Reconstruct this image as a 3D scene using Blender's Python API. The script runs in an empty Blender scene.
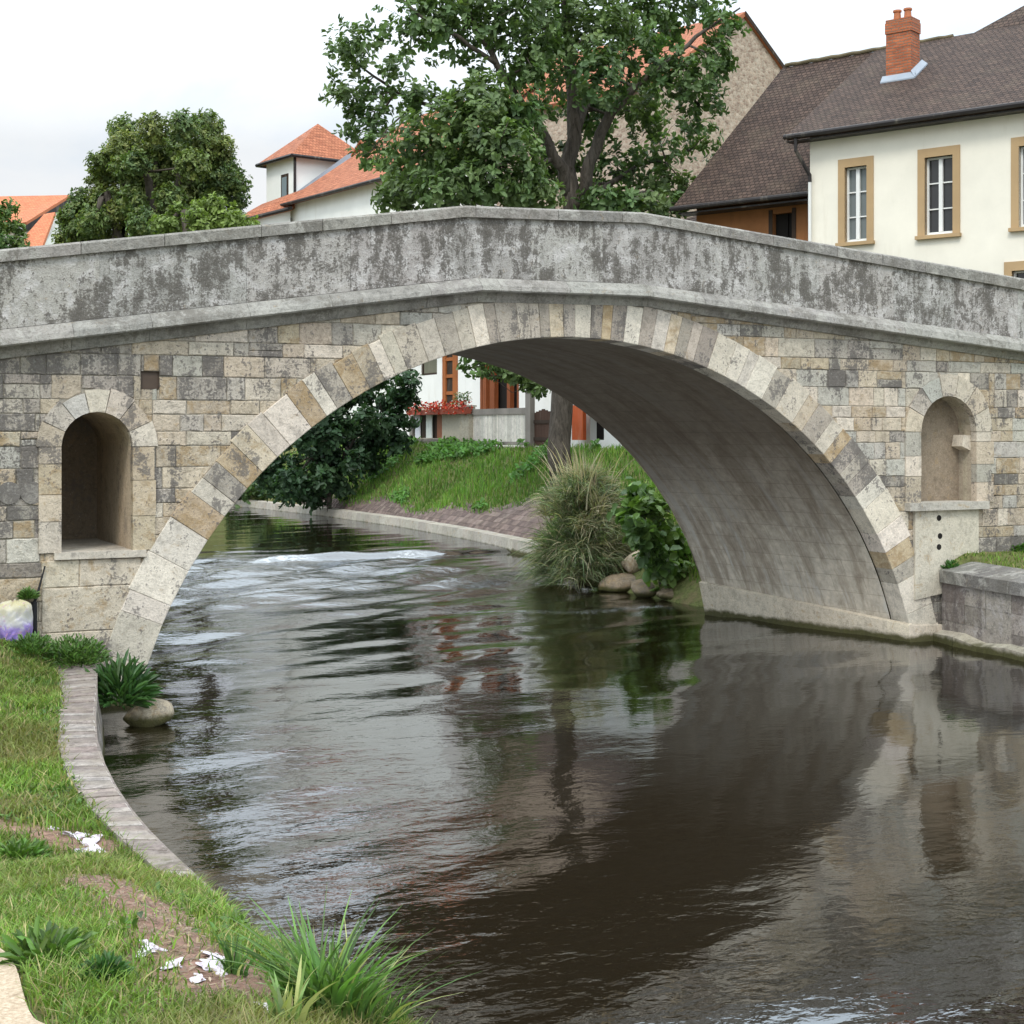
import bpy, math, random
import numpy as np
R_ = math.radians
rng = np.random.default_rng(7)
random.seed(7)
scene = bpy.context.scene
col = scene.collection

# ------------------------------------------------------------------ camera model (used to survey the photograph)
FPX, HOR = 1500.0, 430.0
YAW = R_(26.3)
CAM = np.array([0.0, -21.0, 3.8])
RT = np.array([math.cos(YAW), -math.sin(YAW), 0.0])
FW = np.array([math.sin(YAW), math.cos(YAW), 0.0])
UP = np.array([0.0, 0.0, 1.0])
def ray(px, py): return FW + RT * ((px - 512) / FPX) + UP * ((HOR - py) / FPX)
def PY(px, py, Y=0.0):
    d = ray(px, py); return CAM + d * ((Y - CAM[1]) / d[1])
def PXp(px, py, X):
    d = ray(px, py); return CAM + d * ((X - CAM[0]) / d[0])
def PZ(px, py, Z=0.0):
    d = ray(px, py); return CAM + d * ((Z - CAM[2]) / d[2])
def PD(px, py, z): return CAM + ray(px, py) * z

cam_d = bpy.data.cameras.new('camera'); cam_o = bpy.data.objects.new('camera', cam_d); col.objects.link(cam_o)
cam_o.location = CAM; cam_o.rotation_euler = (R_(90), 0, -YAW)
cam_d.sensor_width = 36; cam_d.lens = 36 * FPX / 1024; cam_d.shift_y = -(512 - HOR) / 1024
cam_d.clip_start = 0.1; cam_d.clip_end = 3000
scene.camera = cam_o

# ------------------------------------------------------------------ object helpers
def tag(o, label=None, cat=None, group=None, kind=None):
    if label: o['label'] = label
    if cat: o['category'] = cat
    if group: o['group'] = group
    if kind: o['kind'] = kind
    return o
def thing(name, loc, label, cat, group=None):
    o = bpy.data.objects.new(name, None); o.empty_display_size = 0.2
    col.objects.link(o); o.location = tuple(float(c) for c in loc)
    return tag(o, label, cat, group)
def origin_of(o):
    p = np.zeros(3)
    while o is not None:
        p = p + np.array(o.location); o = o.parent
    return p
def link_mesh(name, V, F, mat, parent=None, fc=None, uv=None, smooth=False, loc=None):
    """V (n,3) world, F list/array of polygons, fc per-face rgb, uv list of per-face uv lists"""
    V = np.asarray(V, float)
    org = origin_of(parent) if parent is not None else (np.zeros(3) if loc is None else np.array(loc, float))
    me = bpy.data.meshes.new(name)
    if isinstance(F, np.ndarray):
        n, k = F.shape
        me.vertices.add(len(V)); me.vertices.foreach_set('co', (V - org).astype(np.float32).ravel())
        me.loops.add(n * k); me.loops.foreach_set('vertex_index', F.astype(np.int32).ravel())
        me.polygons.add(n); me.polygons.foreach_set('loop_start', (np.arange(n) * k).astype(np.int32))
        me.update(calc_edges=True); me.validate()
    else:
        me.from_pydata((V - org).tolist(), [], F); me.update()
    if fc is not None:
        a = me.attributes.new('Col', 'FLOAT_COLOR', 'FACE')
        c = np.ones((len(me.polygons), 4), np.float32)
        if isinstance(fc, np.ndarray): c[:, :3] = fc[:len(me.polygons), :3]
        else: c[:, :3] = [q[:3] for q in fc]
        a.data.foreach_set('color', c.ravel())
        if not isinstance(fc, np.ndarray) and any(len(q) > 3 for q in fc):   # per-stone liability to lichen / iron staining
            tn = me.attributes.new('Tend', 'FLOAT_COLOR', 'FACE'); tc = np.zeros((len(me.polygons), 4), np.float32); tc[:, 3] = 1
            tc[:, :2] = [(q[3], q[4]) if len(q) > 3 else (.35, .1) for q in fc]; tn.data.foreach_set('color', tc.ravel())
    if uv is not None:
        l = me.uv_layers.new(name='UVMap'); flat = []
        for f, u in zip(F, uv): flat += (u if u is not None else [(0, 0)] * len(f))
        l.data.foreach_set('uv', np.array(flat, np.float32).ravel())
    if smooth: me.polygons.foreach_set('use_smooth', np.ones(len(me.polygons), bool))
    if mat is not None: me.materials.append(mat)
    o = bpy.data.objects.new(name, me); col.objects.link(o)
    if parent is not None: o.parent = parent
    else: o.location = tuple(float(c) for c in org)
    return o
class MB:
    def __init__(s): s.V = []; s.F = []; s.C = []; s.U = []
    def poly(s, pts, c=(.5, .5, .5), uv=None):
        b = len(s.V); s.V += [tuple(p) for p in pts]; s.F.append(list(range(b, b + len(pts)))); s.C.append(c); s.U.append(uv); return s
    def box8(s, p, c=(.5, .5, .5)):
        b = len(s.V); s.V += [tuple(q) for q in p]
        for f in ((0, 3, 2, 1), (4, 5, 6, 7), (0, 1, 5, 4), (1, 2, 6, 5), (2, 3, 7, 6), (3, 0, 4, 7)):
            s.F.append([b + i for i in f]); s.C.append(c); s.U.append(None)
        return s
    def box(s, x0, x1, y0, y1, z0, z1, c=(.5, .5, .5)):
        return s.box8([(x0, y0, z0), (x1, y0, z0), (x1, y1, z0), (x0, y1, z0), (x0, y0, z1), (x1, y0, z1), (x1, y1, z1), (x0, y1, z1)], c)
    def fbox(s, fr, u0, u1, v0, v1, w0, w1, c=(.5, .5, .5)):
        return s.box8([fr(u0, v0, w0), fr(u1, v0, w0), fr(u1, v1, w0), fr(u0, v1, w0), fr(u0, v0, w1), fr(u1, v0, w1), fr(u1, v1, w1), fr(u0, v1, w1)], c)
    def slab(s, pts, n, c=(.5, .5, .5), uv=None):
        """polygon pts thickened by vector n (n points away from the visible side)"""
        pts = [np.array(p, float) for p in pts]; n = np.array(n, float)
        s.poly(pts, c, uv); s.poly([p + n for p in reversed(pts)], c)
        for i in range(len(pts)):
            a, b = pts[i], pts[(i + 1) % len(pts)]
            s.poly([b, a, a + n, b + n], c)
        return s
    def tube(s, pts, rad, k=8, c=(.5, .5, .5), cap=True):
        pts = [np.array(p, float) for p in pts]; n = len(pts)
        if not hasattr(rad, '__len__'): rad = [rad] * n
        b = len(s.V); prev = None
        for i, p in enumerate(pts):
            t = pts[min(i + 1, n - 1)] - pts[max(i - 1, 0)]; t = t / (np.linalg.norm(t) + 1e-9)
            a = np.array([1, 0, 0]) if abs(t[0]) < .8 else np.array([0, 1, 0])
            if prev is not None: a = prev
            a = a - t * (a @ t); a /= np.linalg.norm(a) + 1e-9; prev = a; q = np.cross(t, a)
            for j in range(k):
                an = 2 * math.pi * j / k; s.V.append(tuple(p + (a * math.cos(an) + q * math.sin(an)) * rad[i]))
        for i in range(n - 1):
            for j in range(k):
                s.F.append([b + i * k + j, b + i * k + (j + 1) % k, b + (i + 1) * k + (j + 1) % k, b + (i + 1) * k + j]); s.C.append(c); s.U.append(None)
        if cap:
            s.F.append([b + j for j in reversed(range(k))]); s.C.append(c); s.U.append(None)
            s.F.append([b + (n - 1) * k + j for j in range(k)]); s.C.append(c); s.U.append(None)
        return s
    def build(s, name, mat, parent=None, smooth=False, loc=None):
        uv = s.U if any(u is not None for u in s.U) else None
        if parent is None and loc is None:
            a = np.array(s.V); loc = (a[:, 0].mean(), a[:, 1].mean(), a[:, 2].min())
        return link_mesh(name, s.V, s.F, mat, parent, s.C, uv, smooth, loc)

# ------------------------------------------------------------------ material helpers
class NT:
    def __init__(s, m):
        m.use_nodes = True; s.t = m.node_tree; s.t.nodes.clear()
    def n(s, typ, ins=None, **props):
        nd = s.t.nodes.new(typ)
        for k, v in props.items(): setattr(nd, k, v)
        for k, v in (ins or {}).items(): s.set(nd.inputs[k], v)
        return nd
    def set(s, sock, v):
        if isinstance(v, bpy.types.NodeSocket): s.t.links.new(v, sock)
        elif isinstance(v, bpy.types.Node): s.t.links.new(v.outputs[0], sock)
        else:
            if hasattr(sock.default_value, '__len__') and not hasattr(v, '__len__'): v = (v,) * len(sock.default_value)
            if hasattr(v, '__len__') and len(v) == 3 and len(sock.default_value) == 4: v = (*v, 1)
            sock.default_value = v
    def coord(s): return s.n('ShaderNodeTexCoord').outputs['Object']
    def pos(s): return s.n('ShaderNodeNewGeometry').outputs['Position']
    def map(s, vec, sc=(1, 1, 1), rot=(0, 0, 0)): return s.n('ShaderNodeMapping', {'Vector': vec, 'Scale': sc, 'Rotation': rot}).outputs[0]
    def noise(s, vec, scale, detail=4, rough=.55, dist=0.0): return s.n('ShaderNodeTexNoise', {'Vector': vec, 'Scale': scale, 'Detail': detail, 'Roughness': rough, 'Distortion': dist}).outputs['Fac']
    def ramp(s, f, stops, interp='LINEAR'):
        nd = s.n('ShaderNodeValToRGB', {'Fac': f}); r = nd.color_ramp; r.interpolation = interp
        while len(r.elements) < len(stops): r.elements.new(.5)
        for e, (p, c) in zip(r.elements, stops):
            e.position = p; e.color = (c, c, c, 1) if not hasattr(c, '__len__') else (*c, 1)
        return nd.outputs[0]
    def mix(s, f, a, b, mode='MIX'):
        nd = s.n('ShaderNodeMix', data_type='RGBA', blend_type=mode)
        s.set(nd.inputs['Factor'], f); s.set(nd.inputs[6], a); s.set(nd.inputs[7], b); return nd.outputs[2]
    def math(s, op, a, b=0.0, clamp=False):
        nd = s.n('ShaderNodeMath', operation=op, use_clamp=clamp); s.set(nd.inputs[0], a); s.set(nd.inputs[1], b); return nd.outputs[0]
    def attr(s, name='Col'): return s.n('ShaderNodeAttribute', attribute_name=name)
    def bump(s, h, strength=.4, dist=.02, normal=None):
        nd = s.n('ShaderNodeBump', {'Height': h, 'Strength': strength, 'Distance': dist})
        if normal is not None: s.set(nd.inputs['Normal'], normal)
        return nd.outputs[0]
    def out(s, color, rough=.8, normal=None, spec=.3, **kw):
        b = s.n('ShaderNodeBsdfPrincipled', {'Base Color': color, 'Roughness': rough, 'Specular IOR Level': spec})
        for k, v in kw.items(): s.set(b.inputs[k.replace('_', ' ')], v)
        if normal is not None: s.set(b.inputs['Normal'], normal)
        o = s.n('ShaderNodeOutputMaterial'); s.t.links.new(b.outputs[0], o.inputs[0]); return b
def newmat(name): m = bpy.data.materials.new(name); return m, NT(m)
def z_of(t, vec): return t.n('ShaderNodeSeparateXYZ', {'Vector': vec}).outputs[2]

def stone_mat(name, mottled=.5, dark=.85, streak=.35, darkcol=(.105, .095, .088), light=None, ochre=.35, bump=.6, algae=True, scale=1.0, tend=None, thr=.57, span=.36, lichen=.5, soft=1.0):
    """aged stone: each stone's own colour, broken up by lichen and soot whose edges are organic; stones differ in how much of it they carry"""
    m, t = newmat(name); p = t.pos()
    base = t.attr().outputs['Color']
    if tend is None: sep = t.n('ShaderNodeSeparateColor', {'Color': t.attr('Tend').outputs['Color']}); td, to = sep.outputs[0], sep.outputs[1]
    else: td, to = tend, ochre
    n1 = t.noise(p, .8 * scale, 4, .6, .3); n2 = t.noise(p, 6 * scale, 8, .72, .25); n3 = t.noise(p, 27 * scale, 5, .68); n4 = t.noise(t.map(p, (3.2 * scale, 3.2 * scale, .6 * scale)), 1.0, 8, .72, .35)
    c = t.mix(1.0, base, t.ramp(n2, [(.32, 1 - mottled), (.5, 1.0), (.68, 1 + mottled * .45)]), 'MULTIPLY')
    c = t.mix(1.0, c, t.ramp(n3, [(.3, .80), (.5, 1.0), (.7, 1.16)]), 'MULTIPLY')
    # iron stain
    dev = lambda nz, k: t.math('MULTIPLY', t.math('SUBTRACT', nz, .5), k)
    tot = lambda *q: q[0] if len(q) == 1 else t.math('ADD', q[0], tot(*q[1:]))
    om = tot(dev(t.noise(p, 4.3 * scale, 7, .7, .5), 1.7), dev(n3, .6), t.math('MULTIPLY', to, .42), .26)
    c = t.mix(t.ramp(om, [(.50, 0), (.72, .8)]), c, t.mix(n3, (.22, .145, .07), (.42, .31, .18)))
    if light is not None:
        c = t.mix(t.ramp(t.noise(p, 2.3 * scale, 8, .74, .3), [(.50, 0), (.60, .85)]), c, light)
    # soot and lichen
    dm = tot(dev(n2, 1.3), dev(n3, 1.1), dev(n4, .6 + streak * 1.6), dev(n1, 1.25), t.math('MULTIPLY', td, span), .5 - span * .5)
    c = t.mix(t.math('MULTIPLY', t.ramp(dm, [(thr - .015 * soft, 0), (thr + .035 * soft, .72), (thr + .16 * soft, 1)]), dark), c, t.mix(n3, tuple(x * .62 for x in darkcol), tuple(x * 1.7 for x in darkcol)))
    c = t.mix(t.ramp(t.noise(p, 33 * scale, 4, .7), [(.60, 0), (.70, lichen)]), c, (.48, .47, .44))
    c = t.mix(t.ramp(t.noise(p, 60 * scale, 3, .6), [(.61, 0), (.70, .6)]), c, (.055, .05, .045))
    z = z_of(t, p)
    if algae:
        wob_ = t.math('ADD', z, t.math('MULTIPLY', t.noise(p, 5, 3), -.14))
        c = t.mix(t.ramp(wob_, [(0.0, .95), (.02, .8), (.08, 0)]), c, t.mix(t.noise(p, 12), (.035, .032, .012), (.075, .075, .02)))
    h = t.math('ADD', t.math('MULTIPLY', n2, 1.2), t.math('MULTIPLY', n3, .5))
    t.out(c, .92, t.bump(h, bump, .045), .15)
    return m
M = {}
M['ashlar'] = stone_mat('ashlar_stone', .45, .9, .35, bump=.9)
M['ring'] = stone_mat('voussoir_stone', .35, .85, .25, bump=.6)
M['parapet'] = stone_mat('weathered_parapet', .3, .9, .5, darkcol=(.085, .076, .066), light=(.56, .535, .52), tend=.50, ochre=.12, bump=.9, algae=False, scale=1.35, thr=.485, soft=1.35, lichen=.8)
M['coping'] = stone_mat('grey_coping', .45, .8, .3, darkcol=(.12, .11, .095), light=(.40, .385, .35), tend=.42, soft=1.8, ochre=.1, bump=.9, algae=False, scale=1.3)
M['smooth_stone'] = stone_mat('smooth_cream_stone', .3, .6, .3, tend=.12, ochre=.25, bump=.4)
M['quay'] = stone_mat('quay_stone', .45, .8, .5, darkcol=(.11, .095, .09), light=(.40, .37, .35), tend=.38, ochre=.1, bump=.9)
M['plinth'] = stone_mat('plinth_stone', .3, .6, .3, darkcol=(.15, .13, .10), tend=.12, ochre=.3, bump=.5)
def vault_mat():
    m, t = newmat('vault_masonry'); uv = t.n('ShaderNodeUVMap').outputs[0]; p = t.pos()
    br = t.n('ShaderNodeTexBrick', {'Vector': uv, 'Color1': (.53, .475, .395), 'Color2': (.48, .43, .355), 'Mortar': (.40, .355, .29), 'Scale': 1, 'Mortar Size': .008, 'Mortar Smooth': .4, 'Brick Width': .75, 'Row Height': .34, 'Bias': 0})  # masonry colours lightened to make up for weak bounce light off the water
    n2 = t.noise(p, 6, 5, .7); st = t.noise(t.map(uv, (2.0, .38, 1)), 1.4, 7, .7, .4)
    c = t.mix(1.0, br.outputs['Color'], t.ramp(n2, [(.25, .65), (.75, 1.3)]), 'MULTIPLY')
    c = t.mix(t.ramp(st, [(.46, 0), (.62, .62)]), c, (.20, .155, .11))
    c = t.mix(t.ramp(t.noise(t.map(uv, (2.4, .3, 1)), 1.1, 6, .7, .5), [(.54, 0), (.64, .65)]), c, (.52, .50, .46))
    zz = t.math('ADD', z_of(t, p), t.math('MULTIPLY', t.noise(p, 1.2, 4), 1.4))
    c = t.mix(t.ramp(t.math('MULTIPLY', zz, .2), [(.40, .0), (.88, .8)]), c, (.095, .070, .050))  # shade under the crown painted in: brown darkening that grows with height
    h = t.math('ADD', t.math('MULTIPLY', br.outputs['Fac'], -1.0), t.math('MULTIPLY', n2, .8))
    t.out(c, .9, t.bump(h, .5, .02), .15); return m
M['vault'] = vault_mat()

def plaster(name, c0, var=.12, rough=.85, stain=(.5, .45, .36), stainf=.25):
    m, t = newmat(name); p = t.pos()
    c = t.mix(1.0, c0, t.ramp(t.noise(p, .9, 5, .6), [(.25, 1 - var), (.75, 1 + var * .4)]), 'MULTIPLY')
    c = t.mix(t.math('MULTIPLY', t.ramp(t.noise(t.map(p, (1.5, 1.5, .25)), 1.2, 6, .7), [(.55, 0), (.72, 1)]), stainf), c, stain)
    t.out(c, rough, t.bump(t.noise(p, 25, 3), .15, .01), .2); return m
M['cream'] = plaster('cream_render', (.76, .715, .62), .10, stain=(.52, .46, .36), stainf=.3)
M['white'] = plaster('white_render', (.80, .79, .76), .08)
M['rust_wall'] = plaster('rust_brown_wall', (.27, .115, .045), .3, stain=(.06, .035, .02), stainf=.5)
M['tan'] = plaster('tan_stone_trim', (.42, .29, .16), .15, stain=(.25, .17, .10), stainf=.3)
M['darkwood'] = plaster('dark_timber', (.045, .03, .022), .3)
M['redwood'] = plaster('red_brown_timber', (.24, .07, .025), .35, .6, (.05, .02, .012), .6)
M['whitepaint'] = plaster('white_painted_wood', (.72, .72, .70), .1, .5)
M['metal'] = plaster('dark_gutter_metal', (.030, .026, .026), .2, .45)
M['lead'] = plaster('lead_flashing', (.32, .36, .42), .2, .5)
M['greywood'] = plaster('weathered_grey_timber', (.24, .215, .19), .3, .85, (.10, .085, .07), .6)
M['soilrock'] = stone_mat('river_rock', .5, .8, .3, tend=.35, ochre=.5, bump=1.0, scale=1.5)
M['palerock'] = stone_mat('pale_rock', .4, .6, .2, tend=.25, ochre=.55, bump=.9, scale=1.6)
M['dark'] = plaster('dark_interior', (.012, .010, .009), .2)
M['black_iron'] = plaster('black_iron', (.02, .02, .022), .3, .6)
def glass_mat(name, c):
    m, t = newmat(name); t.out(c, .06, t.bump(t.noise(t.pos(), 1.2, 2), .05, .05), .6); return m
M['glass'] = glass_mat('window_glass', (.028, .030, .032)); M['glass_blue'] = glass_mat('pale_window_glass', (.20, .24, .26))
M['curtain_glass'] = glass_mat('curtained_window_glass', (.13, .15, .15))

def tile_mat(name, c1, c2, mort, w=.22, h=.26, moss=(.14, .12, .07), mossf=.4, bump=.9):
    m, t = newmat(name); uv = t.n('ShaderNodeUVMap').outputs[0]; p = t.pos()
    uvd = t.n('ShaderNodeVectorMath', {0: uv, 1: t.n('ShaderNodeVectorMath', {0: t.n('ShaderNodeTexNoise', {'Vector': p, 'Scale': 2.3}).outputs['Color'], 1: (.06, .06, 0)}, operation='MULTIPLY').outputs[0]}, operation='ADD').outputs[0]
    br = t.n('ShaderNodeTexBrick', {'Vector': uvd, 'Color1': c1, 'Color2': c2, 'Mortar': mort, 'Scale': 1, 'Mortar Size': .016, 'Mortar Smooth': .5, 'Brick Width': w, 'Row Height': h, 'Bias': -.1})
    c = t.mix(1.0, br.outputs['Color'], t.ramp(t.noise(t.map(uv, (.6, 3.2, 1)), 2.2, 7, .75), [(.25, .45), (.5, 1), (.75, 1.7)]), 'MULTIPLY')
    c = t.mix(t.math('MULTIPLY', t.ramp(t.noise(p, 1.1, 6, .7), [(.52, 0), (.7, 1)]), mossf), c, moss)
    c = t.mix(t.ramp(t.noise(p, 14, 3, .6), [(.64, 0), (.72, .5)]), c, tuple(min(1, x * 2.2) for x in c2))
    # saw profile of overlapping courses
    v = t.n('ShaderNodeSeparateXYZ', {'Vector': uvd}).outputs[1]
    saw = t.math('FRACT', t.math('DIVIDE', v, h))
    hh = t.math('ADD', t.math('MULTIPLY', saw, -1.2), t.math('MULTIPLY', br.outputs['Fac'], -.6))
    t.out(c, .85, t.bump(hh, bump, .05), .2); return m
M['brown_tiles'] = tile_mat('brown_plain_tiles', (.086, .056, .043), (.047, .031, .025), (.026, .018, .015), moss=(.14, .11, .075), mossf=.3, w=.17, h=.15)
M['orange_tiles'] = tile_mat('orange_clay_tiles', (.38, .145, .078), (.28, .098, .052), (.19, .065, .035), moss=(.26, .11, .055), mossf=.35, bump=.7)
M['far_orange_tiles'] = tile_mat('bright_orange_tiles', (.50, .18, .09), (.44, .145, .075), (.35, .11, .05), mossf=.1, bump=.5)
M['brick'] = tile_mat('red_chimney_brick', (.33, .10, .042), (.24, .068, .032), (.19, .12, .085), w=.24, h=.085, mossf=.2, moss=(.12, .05, .03), bump=.4)
def rubble():
    m, t = newmat('rubble_gable_stone'); p = t.map(t.pos(), (1, 1, 1.5))
    vo = t.n('ShaderNodeTexVoronoi', {'Vector': p, 'Scale': 4.6, 'Randomness': 1.0}); v2 = t.n('ShaderNodeTexVoronoi', {'Vector': p, 'Scale': 4.6, 'Randomness': 1.0}, feature='DISTANCE_TO_EDGE')
    rnd = t.n('ShaderNodeSeparateColor', {'Color': vo.outputs['Color']}).outputs[0]
    c = t.ramp(rnd, [(0, (.28, .20, .155)), (.35, (.36, .27, .21)), (.7, (.41, .32, .25)), (1, (.47, .385, .31))])
    c = t.mix(t.ramp(v2.outputs['Distance'], [(.02, .85), (.10, 0)]), c, (.42, .36, .29))
    c = t.mix(1.0, c, t.ramp(t.noise(p, 3, 7, .75), [(.25, .55), (.75, 1.35)]), 'MULTIPLY')
    t.out(c, .9, t.bump(v2.outputs['Distance'], .5, .05), .1); return m
M['rubble'] = rubble()
def attr_mat(name, rough=.7, var=.3, spec=.25, nscale=9, transl=0.0):
    m, t = newmat(name); p = t.pos()
    c = t.mix(1.0, t.attr().outputs['Color'], t.ramp(t.noise(p, nscale, 4, .6), [(.25, 1 - var), (.75, 1 + var * .6)]), 'MULTIPLY')
    b = t.out(c, rough, None, spec)
    if transl:
        tr = t.n('ShaderNodeBsdfTranslucent', {'Color': t.mix(1.0, c, (1.1, 1.25, .5), 'MULTIPLY')})
        mx = t.n('ShaderNodeMixShader', {0: transl, 1: b.outputs[0], 2: tr.outputs[0]})
        o = [n for n in t.t.nodes if n.type == 'OUTPUT_MATERIAL'][0]; t.t.links.new(mx.outputs[0], o.inputs[0])
    return m
M['leaf'] = attr_mat('tree_leaf', .5, .25, .35, 1.5, .3)
M['leaf_gloss'] = attr_mat('broad_leaf', .42, .2, .4, 2.0, .28)
M['blade'] = attr_mat('grass_blade', .55, .2, .3, 3.0, .35)
M['painted'] = attr_mat('coloured_surface', .6, .15, .3)
def scrap_mat():
    m, t = newmat('dirty_white_scrap'); p = t.pos()
    c = t.mix(t.ramp(t.noise(p, 28, 5, .7), [(.42, 0), (.58, 1)]), (.70, .66, .70), (.54, .46, .53))
    c = t.mix(t.ramp(t.noise(p, 45, 5, .7), [(.55, 0), (.66, .8)]), c, (.26, .19, .15))
    t.out(c, .85, t.bump(t.noise(p, 70, 5, .7), .8, .01), .2); return m
M['scrap'] = scrap_mat()
def bark_mat():
    m, t = newmat('tree_bark'); p = t.map(t.pos(), (4, 4, .8))
    n = t.noise(p, 2.2, 6, .7, .6)
    t.out(t.ramp(n, [(.3, (.035, .029, .024)), (.7, (.14, .12, .10))]), .9, t.bump(n, .9, .06), .1); return m
M['bark'] = bark_mat()
def brickcap():
    m, t = newmat('brick_capping'); p = t.pos()
    c = t.mix(1.0, t.attr().outputs['Color'], t.ramp(t.noise(p, 9, 6, .75), [(.32, .5), (.5, 1), (.68, 1.4)]), 'MULTIPLY')
    c = t.mix(t.ramp(t.noise(p, 3, 7, .75), [(.46, 0), (.60, .8)]), c, (.25, .215, .18))
    c = t.mix(t.ramp(t.noise(p, 4.5, 7, .75, .4), [(.55, 0), (.64, .8)]), c, (.12, .10, .085))
    c = t.mix(t.ramp(t.noise(p, 2.2, 6, .7), [(.58, 0), (.70, .6)]), c, (.12, .13, .05))
    c = t.mix(t.ramp(t.noise(p, 40, 3, .6), [(.58, 0), (.68, .6)]), c, (.09, .075, .065))
    t.out(c, .95, t.bump(t.noise(p, 30, 5, .7), .7, .01), .15); return m
M['brickcap'] = brickcap()

# ------------------------------------------------------------------ the ground: banks and river bed as one sheet
LB = np.array([(-60, 1.2), (-30, 1.9), (-17, 1.95), (-14, 2.05), (-11.5, 2.40), (-8.3, 2.45), (-6.5, 2.55), (-5, 2.9), (-3.5, 3.3), (-1, 3.75), (0, 3.9), (.5, 4.35), (5, 4.1), (30, 3.6), (38, 1), (43, -10), (46, -40), (49, -320), (900, -330)], float)
RB = np.array([(-60, 17), (-30, 18.2), (-12, 18.6), (-6, 18.4), (-2.7, 18.55), (-.7, 18.95), (0, 19.1), (5, 18.2), (6, 17.8), (7, 17.75), (11, 17.9), (17.9, 20.25), (25, 21.1), (32, 21.5), (40, 21.3), (48.4, 20.5), (52, 18), (55, 11), (57, 0), (58.5, -40), (62, -330), (900, -400)], float)
def xl(Y): return np.interp(Y, LB[:, 0], LB[:, 1])
def xr(Y): return np.interp(Y, RB[:, 0], RB[:, 1])
def sm(t): t = np.clip(t, 0, 1); return t * t * (3 - 2 * t)
_ph = rng.uniform(0, 6.28, (14, 2)); _k = rng.normal(0, 1, (14, 2))
def wob(x, y, s):
    r = 0
    for i in range(14): r = r + np.sin((_k[i, 0] * x + _k[i, 1] * y) * s + _ph[i, 0])
    return r / 5.3
def ground(x, Y):
    x = np.asarray(x, float); Y = np.asarray(Y, float)
    a, b = xl(Y), xr(Y)
    b = np.where(Y < -.3, b + .42, b)
    # left bank
    base = np.interp(Y, [-60, -30, -21, -19, -17, -15, -13, -11, -9, -4, 0, 4, 8, 60], [2.4, 2.35, 2.22, 2.17, 2.05, 1.80, 1.42, 1.06, .92, .93, .96, 1.6, 2.6, 2.8])
    s = np.maximum(a - x, 0)
    wl = ((Y > -11.6) & (Y < 1)).astype(float)
    edge = np.where(wl > 0, np.minimum(.66, base), base - .22)
    left = edge + (base - edge) * sm((s - np.where(wl > 0, .52, 0)) / np.where(wl > 0, 1.1, .7)) + .035 * wob(x, Y, 2.2) * sm(s / .6) + .012 * wob(x, Y, 9)
    left = left + .24 * np.exp(-(Y / 1.1) ** 2) * sm((s - .35) / .5) * (Y > -4) * (1 - sm((s - 1.0) / .8))
    # right bank
    top = np.interp(Y, [-60, -1, 3, 6, 12, 60, 75, 900], [1.35, 1.35, 2.2, 2.6, 3.05, 3.1, 5, 7])
    s2 = np.maximum(x - b - np.where(Y > 14, .36, 0), 0)
    lo = np.interp(Y, [-60, -.2, .5, 5, 6, 12.5, 14, 18, 900], [1.3, 1.3, 1.3, .15, -.12, -.12, .2, .32, .4])
    wid = np.interp(Y, [-60, 0, 5, 14, 20, 60], [.5, .5, 4, 4.5, 4.2, 4.2])
    right = lo + (top - lo) * np.clip(s2 / wid, 0, 1) ** .85 + .05 * wob(x, Y, 1.1) * sm(s2 / 1.5)
    # channel
    dl = x - a; dr = b - x
    bed = -.75 + .12 * wob(x, Y, .8)
    kL = np.where(wl > 0, 60.0, np.where(Y < -11, 1.5, 2.5)); kR = np.where(Y < 5.2, 60.0, np.where(Y < 14, 1.2, 60))
    ch = np.maximum(np.maximum(bed, edge - dl * kL), lo - dr * kR)
    z = np.where(x < a, left, np.where(x > b, right, ch))
    d = np.hypot(x, Y); z = z + np.where((x > a) & (x < b), 0, np.clip((d - 110) / 500, 0, 1) * 12)
    return z
def axis(*segs):
    r = []
    for a, b, st in segs: r += list(np.arange(a, b, st))
    r.append(segs[-1][1]); return np.array(r)
gx = axis((-900, -100, 80), (-100, -12, 8), (-12, -4, .8), (-4, -1, .15), (-1, 4.6, .1), (4.6, 17, .8), (17, 27, .2), (27, 60, 2), (60, 140, 8), (140, 1000, 90))
gy = axis((-120, -30, 10), (-30, -20, .6), (-20, -9, .1), (-9, 1, .2), (1, 62, .4), (62, 110, 4), (110, 1300, 100))
X, Y = np.meshgrid(gx, gy, indexing='ij')
Zg = ground(X, Y)
def grid_faces(nx, ny):
    i, j = np.meshgrid(np.arange(nx - 1), np.arange(ny - 1), indexing='ij'); a = (i * ny + j).ravel()
    return np.stack([a, a + ny, a + ny + 1, a + 1], 1)
def GP(px, py):
    d = ray(px, py); s = 2.0
    while s < 60:
        p = CAM + d * s
        if p[2] < float(ground(p[0], p[1])): return p
        s += .02
    return p
DIRT = [np.array([GP(*q)[:2] for q in l]) for l in (((-60, 812), (0, 828), (50, 836), (95, 846)), ((92, 878), (130, 893), (165, 925), (190, 948), (225, 985)))]
def seg_dist(P, pl):
    d = np.full(P.shape[:-1], 1e9)
    for a, b in zip(pl[:-1], pl[1:]):
        ab = b - a; t = np.clip(((P - a) @ ab) / (ab @ ab), 0, 1); d = np.minimum(d, np.linalg.norm(P - (a + t[..., None] * ab), axis=-1))
    return d
def dirt_mask(x, y):
    P = np.stack([x, y], -1); d = np.minimum(seg_dist(P, DIRT[0]), seg_dist(P, DIRT[1]) * .9)
    return np.clip(1.35 - (d + .09 * wob(x, y, 5)) / .33, 0, 1)
PATH_E = [GP(0, 962), GP(20, 990), GP(40, 1023)]
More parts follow.
